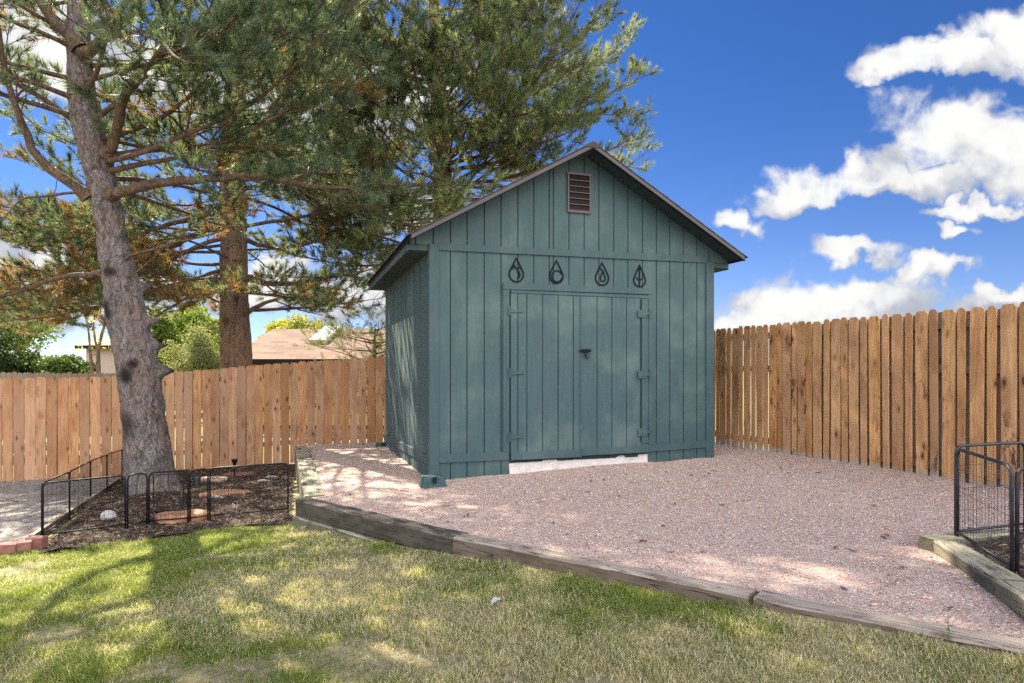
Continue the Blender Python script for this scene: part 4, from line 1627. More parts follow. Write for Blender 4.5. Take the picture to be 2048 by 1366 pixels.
# ------------------------------------------------------------------ stones, bricks and small things in the bed
def rock(name, c, sx, sy, sz, mat, label, cat, seed, group=None, rz=0.0, flat=False):
    rng = np.random.default_rng(seed)
    import bmesh
    bm = bmesh.new()
    bmesh.ops.create_icosphere(bm, subdivisions=3, radius=1.0)
    for v in bm.verts:
        p = np.array(v.co)
        n_ = fbm(np.array([p * 1.3 + seed * 3.1]), 3)[0]
        k = 0.72 + 0.55 * n_
        q = Vector(p * k)
        if flat:
            q.z = max(-0.5, min(0.42, q.z * 1.4))
        v.co = (q.x * sx, q.y * sy, q.z * sz)
    me = bpy.data.meshes.new(name)
    bm.to_mesh(me)
    bm.free()
    me.polygons.foreach_set('use_smooth', [not flat] * len(me.polygons))
    me.materials.append(mat)
    o = bpy.data.objects.new(name, me)
    COL.objects.link(o)
    o.location = c
    o.rotation_euler = (0, 0, rz)
    return tag(o, label, cat, group)


def bedpt(px, py):
    return on_ground(px, py, lambda x, y: bed_z(x, y))


p = bedpt(216, 1040)
rock('rock', (p.x, p.y, p.z + 0.04), 0.085, 0.07, 0.072, M['whitestone'], 'round white rock lying in the mulch inside the wire pen', 'rock', 3)
p = bedpt(360, 1042)
rock('flagstone', (p.x, p.y + 0.10, p.z + 0.03), 0.31, 0.17, 0.10, M['sandstone'], 'orange sandstone slab propped in the mulch behind the pen gate', 'stone', 4, 'stones in the mulch bed', 0.25, True)
p = bedpt(455, 989)
rock('flagstone', (p.x, p.y, p.z + 0.01), 0.34, 0.2, 0.06, M['sandstone'], 'flat reddish flagstone right of the pine trunk, half covered by needles', 'stone', 6, 'stones in the mulch bed', 0.1, True)
p = bedpt(428, 963)
rock('flagstone', (p.x, p.y, p.z + 0.03), 0.25, 0.16, 0.07, M['pinkstone'], 'pale pink flat stone near the fence behind the pine trunk', 'stone', 8, 'stones in the mulch bed', -0.1, True)
p = bedpt(478, 951)
rock('flagstone', (p.x, p.y, p.z + 0.02), 0.26, 0.14, 0.05, M['brick'], 'thin dusky red flat stone at the foot of the fence by the lamp', 'stone', 9, 'stones in the mulch bed', 0.0, True)
for px, py, L, az, lab in [(437, 999, 0.17, -0.5, 'short white log piece lying in the mulch right of the trunk'),
                           (530, 963, 0.22, -0.15, 'white stick in the mulch close to the left gravel timber'),
                           (545, 955, 0.20, 0.05, 'thin white stick farthest back in the mulch near the fence'),
                           (240, 1008, 0.13, 0.45, 'small pale wood scrap beside the pen post left of the trunk')]:
    p = bedpt(px, py)
    r_ = 0.028 if L > 0.16 and L < 0.18 else 0.013
    d = Vector((math.cos(az), math.sin(az), 0))
    b = MB().tube([-d * L / 2, -d * L * 0.2 + Vector((0, 0, 0.008)), d * L * 0.25 + Vector((0, 0, 0.004)), d * L / 2], [r_ * 0.8, r_, r_ * 0.95, r_ * 0.75], 8)
    o = b.build('log_piece', M['whitestone'], None, smooth=True, loc=(p.x, p.y, p.z + r_ * 0.7))
    tag(o, lab, 'stick', 'pale wood pieces in the mulch')
p = bedpt(469, 955)
sl_ = empty('path_light', (p.x, p.y, p.z))
tag(sl_, 'small black path light standing in the mulch before the fence', 'garden light')
MB().tube([(0, 0, -0.05), (0, 0, 0.20)], 0.011, 8).build('stake', M['black'], sl_)
MB().tube([(0, 0, 0.20), (0, 0, 0.24), (0, 0, 0.29), (0, 0, 0.30)], [0.022, 0.032, 0.050, 0.046], 12).build('lamp_head', M['black'], sl_)
p = bedpt(394, 972)
bx = empty('irrigation_riser', (p.x, p.y, p.z))
tag(bx, 'short dark plastic irrigation can with a pale lid next to the pine trunk', 'irrigation can')
MB().tube([(0, 0, -0.02), (0, 0, 0.12)], [0.055, 0.05], 14).build('body', M['plastic'], bx, smooth=False)
MB().tube([(0, 0, 0.121), (0, 0, 0.132)], [0.052, 0.05], 14).build('lid', M['pier'], bx)

for i, (px, py, yaw, lab) in enumerate([(66, 1099, 0.05, 'reddish edging brick at the front left corner of the wire pen'),
                                        (42, 1109, 0.55, 'middle edging brick, set at an angle at the lower left'),
                                        (12, 1113, 0.08, 'edging brick cut by the left edge of the picture')]):
    p = on_ground(px, py, lowb)
    b = MB().box(-0.075, 0.075, -0.0, 0.10, -0.03, 0.105)
    o = b.build('edging_brick', M['brick'], None, bevel=0.008, loc=(p.x, p.y, p.z), rz=yaw)
    tag(o, lab, 'brick', 'edging bricks')
eb = MB()
ep = [on_ground(px, py, lowb) for px, py in [(62, 1088), (100, 1062), (140, 1034), (190, 1000), (238, 966)]]
for a, b_ in zip(ep[:-1], ep[1:]):
    d = (b_ - a)
    nrm = Vector((-d.y, d.x, 0)).normalized() * 0.02
    z0, z1 = Vector((0, 0, -0.03)), Vector((0, 0, 0.085))
    eb.add([a - nrm + z0, b_ - nrm + z0, b_ + nrm + z0, a + nrm + z0, a - nrm + z1, b_ - nrm + z1, b_ + nrm + z1, a + nrm + z1],
           [(0, 3, 2, 1), (4, 5, 6, 7), (0, 1, 5, 4), (1, 2, 6, 5), (2, 3, 7, 6), (3, 0, 4, 7)])
tag(eb.build('edging_board', M['board']), 'tan wooden edging board between the pale dirt and the mulch bed', 'edging board')

# weed at the timber and the white leaf on the lawn
wp_ = on_ground(1896, 1290, lowb)
wd = empty('weed', (wp_.x, wp_.y, wp_.z))
tag(wd, 'single green weed sprouting against the pale timber at lower right', 'weed')
MB().tube([(0, 0, 0), (0.004, 0, 0.06), (-0.002, 0, 0.13)], [0.0022, 0.002, 0.001], 5).build('stem', mat_plain('weed_green', (0.10, 0.17, 0.05), 0.6), wd)
lv = []
lf = MB()
for k in range(9):
    a = k * 2.4
    z = 0.03 + 0.011 * k
    L = 0.026 - 0.0012 * k
    d = Vector((math.cos(a), math.sin(a), 0.25))
    s_ = Vector((-math.sin(a), math.cos(a), 0)) * L * 0.35
    c0 = Vector((0, 0, z))
    lf.add([c0, c0 + d * L * 0.5 + s_, c0 + d * L, c0 + d * L * 0.5 - s_], [(0, 1, 2, 3)])
lf.build('leaf', bpy.data.materials['weed_green'], wd)
wl = on_ground(994, 1222, lowb)
l_ = MB()
vv = []
for i in range(9):
    t = i / 8
    w = 0.026 * math.sin(math.pi * min(1, t * 0.9 + 0.08))
    z = 0.035 + 0.02 * math.sin(t * 3) + 0.006 * (i % 2)
    vv += [(t * 0.07 - 0.035, -w, z + 0.012), (t * 0.07 - 0.035, 0, z), (t * 0.07 - 0.035, w, z + 0.014)]
l_.add(vv, [(i * 3 + j, i * 3 + 3 + j, i * 3 + 4 + j, i * 3 + 1 + j) for i in range(8) for j in range(2)])
tag(l_.build('dry_leaf', M['whitestone'], None, smooth=True, loc=(wl.x, wl.y, wl.z), rz=0.6), 'pale crumpled leaf lying on the lawn in front of the timber', 'leaf')


# ------------------------------------------------------------------ pines
def tubes_mesh(name, tubes, mat, parent):
    Vs, Fs, base = [], [], 0
    for pts, rad, n in tubes:
        pts = np.asarray(pts, dtype=float)
        m = len(pts)
        t = np.gradient(pts, axis=0)
        t /= np.linalg.norm(t, axis=1)[:, None] + 1e-9
        ref = np.array([0.31, 0.17, 0.93]) if abs(t[0, 2]) < 0.8 else np.array([0.9, 0.3, 0.1])
        s_ = np.cross(t, ref)
        s_ /= np.linalg.norm(s_, axis=1)[:, None] + 1e-9
        c_ = np.cross(t, s_)
        an = np.arange(n) * 2 * np.pi / n
        ring = pts[:, None, :] + (s_[:, None, :] * np.cos(an)[None, :, None] + c_[:, None, :] * np.sin(an)[None, :, None]) * np.asarray(rad)[:, None, None]
        Vs.append(ring.reshape(-1, 3))
        i = np.arange(m - 1)[:, None] * n
        k = np.arange(n)[None, :]
        k2 = (k + 1) % n
        q = np.stack([base + i + k, base + i + k2, base + i + n + k2, base + i + n + k], -1).reshape(-1, 4)
        Fs.append(q)
        base += m * n
    V = np.concatenate(Vs)
    return mesh_np(name, V, np.concatenate(Fs), mat, parent, smooth=True, col=np.ones((len(V), 3)))


def shoot_protos(nproto, nneedle, rng, L=0.13, wid=0.0032, shaft=0.20):
    """needle clusters along +Z: triangles (n,3,3)"""
    out = []
    for _ in range(nproto):
        t = rng.random(nneedle) ** 0.75
        az = rng.uniform(0, 2 * np.pi, nneedle)
        op = 1.12 - 0.88 * t + rng.normal(0, 0.13, nneedle)      # a plume: spread at the base, closing to the tip
        ln = L * rng.uniform(0.8, 1.1, nneedle)
        d = np.stack([np.sin(op) * np.cos(az), np.sin(op) * np.sin(az), np.cos(op)], -1)
        d[:, 2] -= 0.08
        b = np.stack([0 * t, 0 * t, t * shaft], -1)
        s_ = np.cross(d, rng.normal(size=(nneedle, 3)))
        s_ /= np.linalg.norm(s_, axis=1)[:, None]
        w = wid * rng.uniform(0.8, 1.2, nneedle)[:, None]
        out.append(np.stack([b - s_ * w / 2, b + s_ * w / 2, b + d * ln[:, None]], 1))
    return np.stack(out)


class Pine:
    def __init__(self, seed, needle_len, needle_w, nneedle, shoot_len):
        self.rng = np.random.default_rng(seed)
        self.tubes = []
        self.sh_p, self.sh_d, self.sh_s = [], [], []
        self.protos = shoot_protos(8, nneedle, self.rng, needle_len, needle_w, shoot_len)
        self.shoot_len = shoot_len
        self.brown = []

    def path(self, P, d, L, wob, lift, step=0.22):
        rng = self.rng
        n = max(3, int(L / step))
        pts = [np.array(P, dtype=float)]
        d = np.array(d, dtype=float)
        d /= np.linalg.norm(d)
        for i in range(n):
            d = d + rng.normal(0, wob, 3) + np.array([0, 0, lift]) * (L / n)
            d /= np.linalg.norm(d)
            pts.append(pts[-1] + d * (L / n))
        return np.array(pts)

    def shoot(self, p, d, brown=0.0, s=1.0):
        self.sh_p.append(p)
        self.sh_d.append(d / (np.linalg.norm(d) + 1e-9))
        self.sh_s.append(s * self.rng.uniform(0.75, 1.25))
        self.brown.append(brown)

    def twig(self, P, d, L, r, brown, dens):
        rng = self.rng
        pts = self.path(P, d, L, 0.16, 0.35, 0.12)
        self.tubes.append((pts, np.linspace(r, r * 0.5, len(pts)), 3))
        tip = pts[-1] - pts[-2]
        tip = tip / np.linalg.norm(tip)
        if rng.random() < dens:
            self.shoot(pts[-1] - tip * 0.04, tip + rng.normal(0, 0.15, 3) + np.array([0, 0, 0.55]), brown)
        for k in range(1, len(pts) - 1):
            if rng.random() < 0.30 * dens:
                dd = (pts[k + 1] - pts[k])
                dd = dd / np.linalg.norm(dd) + rng.normal(0, 0.4, 3) + np.array([0, 0, 0.5])
                self.shoot(pts[k], dd, brown, 0.9)

    def branch(self, P, d, L, r, brown, dens, lift=0.10):
        """secondary branch carrying twigs"""
        rng = self.rng
        brown = 0.85 if rng.random() < brown else 0.0
        pts = self.path(P, d, L, 0.10, lift, 0.18)
        self.tubes.append((pts, np.linspace(r, r * 0.35, len(pts)), 4))
        seg = len(pts) - 1
        nt = max(4, int(L / 0.115))
        for k in range(nt):
            t = 0.22 + 0.78 * (k + rng.random() * 0.8) / nt
            t = min(t, 0.999)
            i = int(t * seg)
            p = pts[i] + (pts[i + 1] - pts[i]) * (t * seg - i)
            dd = pts[i + 1] - pts[i]
            dd /= np.linalg.norm(dd)
            side = np.cross(dd, [0, 0, 1.0])
            side = side / (np.linalg.norm(side) + 1e-9) * (1 if k % 2 else -1)
            v = dd * rng.uniform(0.5, 1.0) + side * rng.uniform(0.3, 1.0) + np.array([0, 0, rng.uniform(-0.15, 0.5)])
            self.twig(p, v, rng.uniform(0.16, 0.40) * (1.15 - 0.5 * t), r * 0.35 + 0.002, brown, dens)
        tip = pts[-1] - pts[-2]
        self.shoot(pts[-1], tip, brown)

    def limb(self, P, d, L, r, brown=0.0, dens=1.0, lift=0.05, t0=0.25, pts=None, spacing=0.24, blen=0.42, n=7):
        """main limb from the trunk"""
        rng = self.rng
        if pts is None:
            pts = self.path(P, d, L, 0.07, lift, 0.25)
        else:
            pts = np.asarray(pts, dtype=float)
            L = np.linalg.norm(np.diff(pts, axis=0), axis=1).sum()
            # resample with a little wobble
            s_ = np.concatenate([[0], np.cumsum(np.linalg.norm(np.diff(pts, axis=0), axis=1))])
            q = np.linspace(0, s_[-1], max(4, int(L / 0.16)))
            pp = np.stack([np.interp(q, s_, pts[:, k]) for k in range(3)], -1)
            for _ in range(2):
                pp[1:-1] = (pp[:-2] + 2 * pp[1:-1] + pp[2:]) / 4
            pts = pp + rng.normal(0, 0.012, pp.shape)
        m = len(pts)
        rad = r * (1 - 0.72 * np.linspace(0, 1, m) ** 0.8)
        rad[0] *= 1.35
        self.tubes.append((pts, rad, n))
        nb = int(L * (1 - t0) / (spacing * 1.4))
        for k in range(nb):
            t = t0 + (1 - t0) * (k + rng.random() * 0.9) / max(1, nb)
            t = min(t, 0.995)
            i = int(t * (m - 1))
            p = pts[i] + (pts[i + 1] - pts[i]) * (t * (m - 1) - i)
            dd = pts[i + 1] - pts[i]
            dd /= np.linalg.norm(dd)
            side = np.cross(dd, [0, 0, 1.0])
            side = side / (np.linalg.norm(side) + 1e-9) * (1 if k % 2 else -1)
            v = dd * rng.uniform(0.5, 1.1) + side * rng.uniform(0.4, 1.1) + np.array([0, 0, rng.uniform(-0.35, 0.45)])
            self.branch(p, v, (0.35 + blen * L * (1 - 0.75 * t)) * rng.uniform(0.7, 1.15), max(0.006, rad[i] * 0.42), brown, dens)
        self.branch(pts[-1], pts[-1] - pts[-2], 0.55, max(0.006, rad[-1] * 0.8), brown, dens)

    def dead(self, P, d, L, r):
        """bare dead branch with a few bare twigs"""
        pts = self.path(P, d, L, 0.16, -0.05, 0.14)
        self.tubes.append((pts, np.linspace(r, r * 0.25, len(pts)), 5))
        for k in range(1, len(pts) - 1):
            if self.rng.random() < 0.75:
                q = self.path(pts[k], (pts[k + 1] - pts[k]) * 4 + self.rng.normal(0, 0.6, 3), L * self.rng.uniform(0.15, 0.4), 0.2, -0.2, 0.09)
                self.tubes.append((q, np.linspace(r * 0.4, r * 0.12, len(q)), 3))

    def crown(self, root, pal, brownc=(0.23, 0.15, 0.075)):
        rng = self.rng
        p = np.array(self.sh_p)
        d = np.array(self.sh_d)
        s_ = np.array(self.sh_s)
        n = len(p)
        ref = np.where(np.abs(d[:, 2:3]) < 0.9, np.array([[0, 0, 1.0]]), np.array([[1.0, 0, 0]]))
        a = np.cross(ref, d)
        a /= np.linalg.norm(a, axis=1)[:, None]
        b = np.cross(d, a)
        th = rng.uniform(0, 6.28, n)[:, None]
        a2 = a * np.cos(th) + b * np.sin(th)
        b2 = -a * np.sin(th) + b * np.cos(th)
        Rm = np.stack([a2, b2, d], -1)
        tri = self.protos[rng.integers(0, len(self.protos), n)]
        V = np.einsum('nij,nmkj->nmki', Rm, tri) * s_[:, None, None, None] + p[:, None, None, :]
        k = tri.shape[1]
        pal = np.array(pal)
        w = rng.random((n, 1))
        w = w ** 1.4
        C = (pal[0] * (1 - w) + pal[1] * w) * rng.uniform(0.7, 1.3, (n, 1))
        isb = rng.random(n) < np.array(self.brown)
        C = np.where(isb[:, None], np.array(brownc) * rng.uniform(0.6, 1.3, (n, 1)), C)
        C = np.repeat(C, k, 0) * rng.uniform(0.8, 1.2, (n * k, 1))
        # scattered dry needles
        dry = rng.random(n * k) < 0.025
        C[dry] = (0.30, 0.20, 0.08)
        C = np.repeat(C, 3, 0)
        Vf = V.reshape(-1, 3)
        Fs = np.arange(len(Vf)).reshape(-1, 3)
        mesh_np('crown', Vf, Fs, M['needle'], root, col=C)
        return n * k


def bark_tube(name, path, mat, parent, amp, seed, knots=(), nseg=56, flare=None):
    """tapered trunk with furrowed bark; path rows are x,y,z,radius; knots are (z, azimuth, height, size, darkness)"""
    path = np.asarray(path, dtype=float)
    s_ = np.concatenate([[0], np.cumsum(np.linalg.norm(np.diff(path[:, :3], axis=0), axis=1))])
    q = np.arange(0, s_[-1], 0.035)
    c = np.stack([np.interp(q, s_, path[:, k]) for k in range(4)], -1)
    for _ in range(6):
        c[1:-1] = (c[:-2] + 2 * c[1:-1] + c[2:]) / 4
    an = np.arange(nseg) * 2 * np.pi / nseg
    A, Q = np.meshgrid(an, q)
    rad = c[:, 3][:, None] * np.ones_like(A)
    cx, cy = np.cos(A), np.sin(A)
    k = np.stack([cx * rad * 11, cy * rad * 11, Q * 3.2 + seed], -1)
    rid = 1 - np.abs(2 * fbm(k, 3) - 1)
    blk = fbm(np.stack([cx * rad * 22, cy * rad * 22, Q * 9 + seed], -1), 2)
    lump = fbm(np.stack([cx * 1.2, cy * 1.2, Q * 1.3 + seed], -1), 3) - 0.5
    hgt = (c[:, 2] - c[0, 2])[:, None]
    rad = rad * (1 + 0.20 * np.exp(-hgt / 0.16) * (0.55 + 0.45 * np.cos(5 * A + 1.3 * seed) + 0.3 * np.cos(3 * A)))
    rad = rad * (1 + lump * 0.22) + (rid - 0.75) * amp * 2.2 + (blk - 0.5) * amp
    dark = np.ones_like(A)
    zc = c[:, 2][:, None]
    for kz, ka, kh, ks, kd in knots:
        dA = np.abs((A - ka + np.pi) % (2 * np.pi) - np.pi) * c[:, 3][:, None]
        g = np.exp(-(dA ** 2 + (zc - kz) ** 2) / (ks * ks))
        rad = rad + kh * g
        g2 = np.exp(-((dA ** 2 + (zc - kz) ** 2) / (ks * ks * 0.8)) ** 2)
        dark = dark * (1 - kd * g2)
    V = np.stack([c[:, 0][:, None] + cx * rad, c[:, 1][:, None] + cy * rad, c[:, 2][:, None] + 0 * A], -1)
    m = len(q)
    i = np.arange(m - 1)[:, None] * nseg
    kk = np.arange(nseg)[None, :]
    F_ = np.stack([i + kk, i + (kk + 1) % nseg, i + nseg + (kk + 1) % nseg, i + nseg + kk], -1).reshape(-1, 4)
    col = np.repeat(dark.reshape(-1, 1), 3, 1)
    return mesh_np(name, V.reshape(-1, 3), F_, mat, parent, smooth=True, col=col), c


UP = np.array([0, 0, 1.0])


def A3(px, py, Y):
    p = at(px, py, Y)
    return np.array([p.x, p.y, p.z])


# --- the leaning pine in the bed
D1 = 9.32
tp = [(316, 1010, 74), (312, 985, 62), (300, 950, 52), (296, 900, 49), (283, 800, 46), (274, 720, 46), (257, 640, 43), (242, 560, 38.5), (222, 460, 31),
      (208, 390, 33), (190, 310, 34), (167, 220, 28), (160, 130, 25), (156, 60, 24), (160, 0, 22), (175, -150, 18), (180, -330, 13), (190, -520, 7), (195, -640, 2)]
path1 = [tuple(A3(px, py, D1)) + (w / F * D1 * (0.82 if py < 900 else 0.84),) for px, py, w in tp]


def kz(py):
    return EYE + (HOR - py) / F * D1


t1 = empty('pine_tree', (path1[1][0], D1, path1[1][2]))
tag(t1, 'large leaning pine with thick grey knotty trunk rising from the wire pen', 'pine tree')
off1 = np.array([path1[1][0], D1, path1[1][2]])
loc_path1 = [(p[0] - off1[0], p[1] - off1[1], p[2] - off1[2], p[3]) for p in path1]
front = -math.pi / 2
kn1 = [(kz(py_) - off1[2], front + a_, h_, s_, d_) for py_, a_, h_, s_, d_ in
       [(728, 0.32, 0.045, 0.075, 0.95), (752, -0.10, 0.04, 0.12, 0.96), (738, 0.05, 0.0, 0.11, 0.6), (742, 1.85, 0.20, 0.075, 0.75), (690, 1.9, 0.13, 0.06, 0.8),
        (640, 1.9, 0.20, 0.05, 0.8), (630, -0.55, 0.02, 0.10, 0.96), (612, -0.55, 0.02, 0.09, 0.9), (572, 1.8, 0.18, 0.07, 0.6), (548, 0.02, 0.05, 0.09, 0.93),
        (835, -0.5, 0.02, 0.16, 0.5), (852, -0.35, 0.0, 0.20, 0.6), (470, 1.4, 0.05, 0.07, 0.6), (595, 0.1, 0.0, 0.14, 0.35)]]
bark_tube('trunk', loc_path1, M['bark'], t1, 0.026, 3.0, kn1)
# root flare
rf_ = Pine(1, 0.1, 0.003, 10, 0.1)
P1 = Pine(41, 0.150, 0.0080, 58, 0.16)
O1 = off1
L1 = lambda *pts: [A3(px, py, Y) - O1 for px, py, Y in pts]
# limbs that can be traced in the photo
P1.limb(None, None, 0, 0.080, 0.02, 1.0, t0=0.40, pts=L1((215, 312, 9.25), (238, 262, 9.0), (248, 175, 8.7), (328, 102, 8.4), (420, 50, 8.1), (490, 0, 7.9), (560, -60, 7.7)), spacing=0.20)
P1.limb(None, None, 0, 0.085, 0.03, 0.9, t0=0.42, pts=L1((215, 388, 9.2), (330, 366, 9.0), (430, 356, 8.9), (520, 350, 8.8), (640, 378, 8.6), (720, 372, 8.5)), spacing=0.26)
P1.limb(None, None, 0, 0.080, 0.05, 0.9, t0=0.45, pts=L1((175, 392, 9.2), (110, 345, 9.0), (60, 308, 8.9), (58, 270, 8.9), (25, 210, 8.8), (6, 140, 8.8), (0, 60, 8.7)), spacing=0.24)
P1.limb(None, None, 0, 0.10, 0.02, 1.0, t0=0.45, pts=L1((160, 95, 9.2), (125, 60, 9.1), (90, 25, 9.0), (60, -20, 8.9), (20, -90, 8.8)))
P1.limb(None, None, 0, 0.08, 0.02, 1.0, t0=0.45, pts=L1((170, 110, 9.2), (205, 80, 9.0), (250, 45, 8.8), (275, -10, 8.6), (330, -80, 8.4)))
P1.limb(None, None, 0, 0.05, 0.05, 0.9, t0=0.5, pts=L1((225, 310, 9.2), (290, 300, 9.4), (365, 288, 9.6), (450, 300, 9.8), (560, 300, 10)))
P1.limb(None, None, 0, 0.05, 0.45, 0.8, t0=0.45, pts=L1((210, 545, 9.2), (150, 550, 9.5), (90, 562, 9.8), (20, 590, 10.2), (-60, 610, 10.4)), spacing=0.22)
P1.limb(None, None, 0, 0.03, 0.3, 0.6, t0=0.4, pts=L1((240, 520, 9.2), (300, 500, 9.3), (370, 478, 9.4), (430, 470, 9.5)), spacing=0.3)
P1.dead(A3(150, 385, 9.1) - O1, np.array([-1, -0.1, -0.05]), 1.3, 0.022)
P1.dead(A3(420, 360, 8.9) - O1, np.array([0.7, -0.2, -0.8]), 1.1, 0.016)
P1.dead(A3(560, 352, 8.7) - O1, np.array([0.8, -0.2, -0.5]), 1.6, 0.016)
P1.dead(A3(240, 400, 9.1) - O1, np.array([0.6, -0.3, -0.6]), 0.8, 0.012)
P1.dead(A3(205, 470, 9.2) - O1, np.array([-0.9, 0.1, -0.3]), 1.0, 0.014)
P1.dead(A3(245, 560, 9.2) - O1, np.array([0.9, -0.2, 0.2]), 0.9, 0.014)
# dense right side with large tufts near the camera, and the upper crown above the frame
rg = np.random.default_rng(77)


def crown_limbs(P, cpath, off, zlo, zhi, n, Rlo, Rhi, rng, dens=1.0, elev=(0.0, 0.5), brown=0.03, azc=None, azw=math.pi, spacing=0.25, lift=0.05, r0=0.05):
    cp = np.asarray(cpath)
    for k in range(n):
        z = zlo + (zhi - zlo) * (k + rng.random()) / n
        x = np.interp(z, cp[:, 2], cp[:, 0])
        y = np.interp(z, cp[:, 2], cp[:, 1])
        az = k * 2.399 + rng.uniform(-0.4, 0.4) if azc is None else azc + rng.uniform(-azw, azw)
        t = (z - zlo) / (zhi - zlo + 1e-6)
        L = (Rlo + (Rhi - Rlo) * t) * rng.uniform(0.75, 1.1)
        e = rng.uniform(*elev)
        d = np.array([math.cos(az) * math.cos(e), math.sin(az) * math.cos(e), math.sin(e)])
        P.limb(np.array([x, y, z]) - off, d, L, r0 * (1 - 0.4 * t), brown, dens, lift=lift, spacing=spacing)


cp1 = np.array([p[:3] for p in path1])
crown_limbs(P1, cp1, O1, EYE + 2.6, EYE + 5.2, 9, 4.2, 3.8, rg, 1.0, (0.0, 0.35), 0.03, azc=-0.30, azw=0.75, spacing=0.23)
crown_limbs(P1, cp1, O1, EYE + 3.2, EYE + 5.4, 7, 3.4, 3.2, rg, 1.0, (0.0, 0.4), 0.04, azc=math.pi + 0.1, azw=1.0, spacing=0.22)
crown_limbs(P1, cp1, O1, EYE + 4.8, EYE + 9.0, 8, 3.4, 1.2, rg, 0.8, (0.0, 0.6), 0.02, spacing=0.34)
crown_limbs(P1, cp1, O1, EYE + 2.4, EYE + 3.6, 4, 2.8, 2.8, rg, 0.8, (-0.1, 0.2), 0.15, azc=1.4, azw=1.0)
tubes_mesh('branches', P1.tubes, M['twig'], t1)
nt = P1.crown(t1, [(0.058, 0.100, 0.074), (0.185, 0.245, 0.165)])
print('pine1 needles', nt)

# --- the straight pine behind the fence
D2 = 13.8
tp2 = [(474, 960, 36), (474, 900, 33), (474, 740, 29.5), (470, 640, 27.5), (467, 550, 25.5), (467, 460, 24), (466, 390, 24.5), (466, 300, 22), (470, 150, 19), (470, 0, 16), (475, -200, 11), (480, -400, 5), (480, -480, 1)]
path2 = [tuple(A3(px, py, D2)) + (w / F * D2,) for px, py, w in tp2]
O2 = np.array([path2[1][0], D2, path2[1][2]])
t2 = empty('pine_tree', tuple(O2))
tag(t2, 'straight brown pine trunk behind the cedar fence, left of the shed', 'pine tree')
kn2 = [(EYE + (HOR - 545) / F * D2 - O2[2], front + 0.2, 0.03, 0.08, 0.8), (EYE + (HOR - 600) / F * D2 - O2[2], front + 0.5, 0.03, 0.08, 0.7), (EYE + (HOR - 645) / F * D2 - O2[2], front - 0.2, 0.02, 0.1, 0.6)]
bark_tube('trunk', [(p[0] - O2[0], p[1] - O2[1], p[2] - O2[2], p[3]) for p in path2], M['bark2'], t2, 0.018, 9.0, kn2)
P2 = Pine(52, 0.165, 0.0115, 44, 0.18)
L2 = lambda *pts: [A3(px, py, Y) - O2 for px, py, Y in pts]
P2.limb(None, None, 0, 0.075, 0.25, 0.8, t0=0.25, pts=L2((480, 556, 13.7), (540, 568, 13.4), (600, 566, 13.2), (640, 558, 13.0), (720, 545, 12.9)), spacing=0.26)
P2.limb(None, None, 0, 0.085, 0.5, 0.8, t0=0.35, pts=L2((455, 568, 13.7), (420, 572, 13.5), (360, 582, 13.2), (300, 592, 13.0), (240, 588, 12.8), (150, 570, 12.6), (60, 590, 12.5)), spacing=0.22)
P2.limb(None, None, 0, 0.06, 0.3, 0.8, t0=0.3, pts=L2((485, 630, 13.7), (540, 600, 13.3), (590, 590, 13.1), (650, 610, 12.9)), spacing=0.28)
P2.limb(None, None, 0, 0.06, 0.2, 0.9, t0=0.35, pts=L2((480, 480, 13.8), (560, 500, 14.2), (640, 480, 14.5), (740, 500, 14.8)), spacing=0.26)
P2.limb(None, None, 0, 0.06, 0.5, 0.9, t0=0.2, pts=L2((455, 470, 13.7), (380, 500, 13.4), (300, 540, 13.2), (250, 560, 13.2)), spacing=0.24)
P2.limb(None, None, 0, 0.07, 0.6, 0.9, t0=0.35, pts=L2((452, 420, 13.8), (330, 450, 14.2), (200, 500, 14.5), (80, 560, 14.8), (-40, 620, 15)), spacing=0.22)
P2.limb(None, None, 0, 0.07, 0.55, 0.9, t0=0.4, pts=L2((452, 440, 13.8), (330, 500, 14.8), (200, 560, 15.4), (60, 640, 15.8), (-60, 660, 16)), spacing=0.22)
rg = np.random.default_rng(78)
cp2 = np.array([p[:3] for p in path2])
crown_limbs(P2, cp2, O2, EYE + 2.9, EYE + 5.0, 9, 4.4, 4.6, rg, 1.0, (-0.1, 0.3), 0.12, spacing=0.25)
crown_limbs(P2, cp2, O2, EYE + 1.6, EYE + 3.6, 10, 4.8, 5.0, rg, 1.0, (-0.25, 0.1), 0.30, azc=math.pi, azw=0.6, spacing=0.22)
crown_limbs(P2, cp2, O2, EYE + 3.4, EYE + 6.5, 11, 5.2, 4.4, rg, 1.0, (0.0, 0.4), 0.05, azc=-0.3, azw=0.9, spacing=0.24)
crown_limbs(P2, cp2, O2, EYE + 6.5, EYE + 11.5, 7, 4.0, 1.2, rg, 0.8, (0.0, 0.6), 0.02, spacing=0.36)
crown_limbs(P2, cp2, O2, EYE + 1.1, EYE + 2.6, 9, 3.2, 3.8, rg, 1.0, (-0.25, 0.1), 0.40, spacing=0.24, lift=-0.02)
for px, py in [(492, 330), (445, 350), (490, 420), (450, 520), (488, 500)]:
    P2.dead(A3(px, py, 13.6) - O2, np.array([rg.choice([-1, 1]), -0.3, -0.3]), 1.4, 0.02)
tubes_mesh('branches', P2.tubes, M['twig'], t2)
nt = P2.crown(t2, [(0.066, 0.106, 0.074), (0.205, 0.250, 0.150)])
print('pine2 needles', nt)

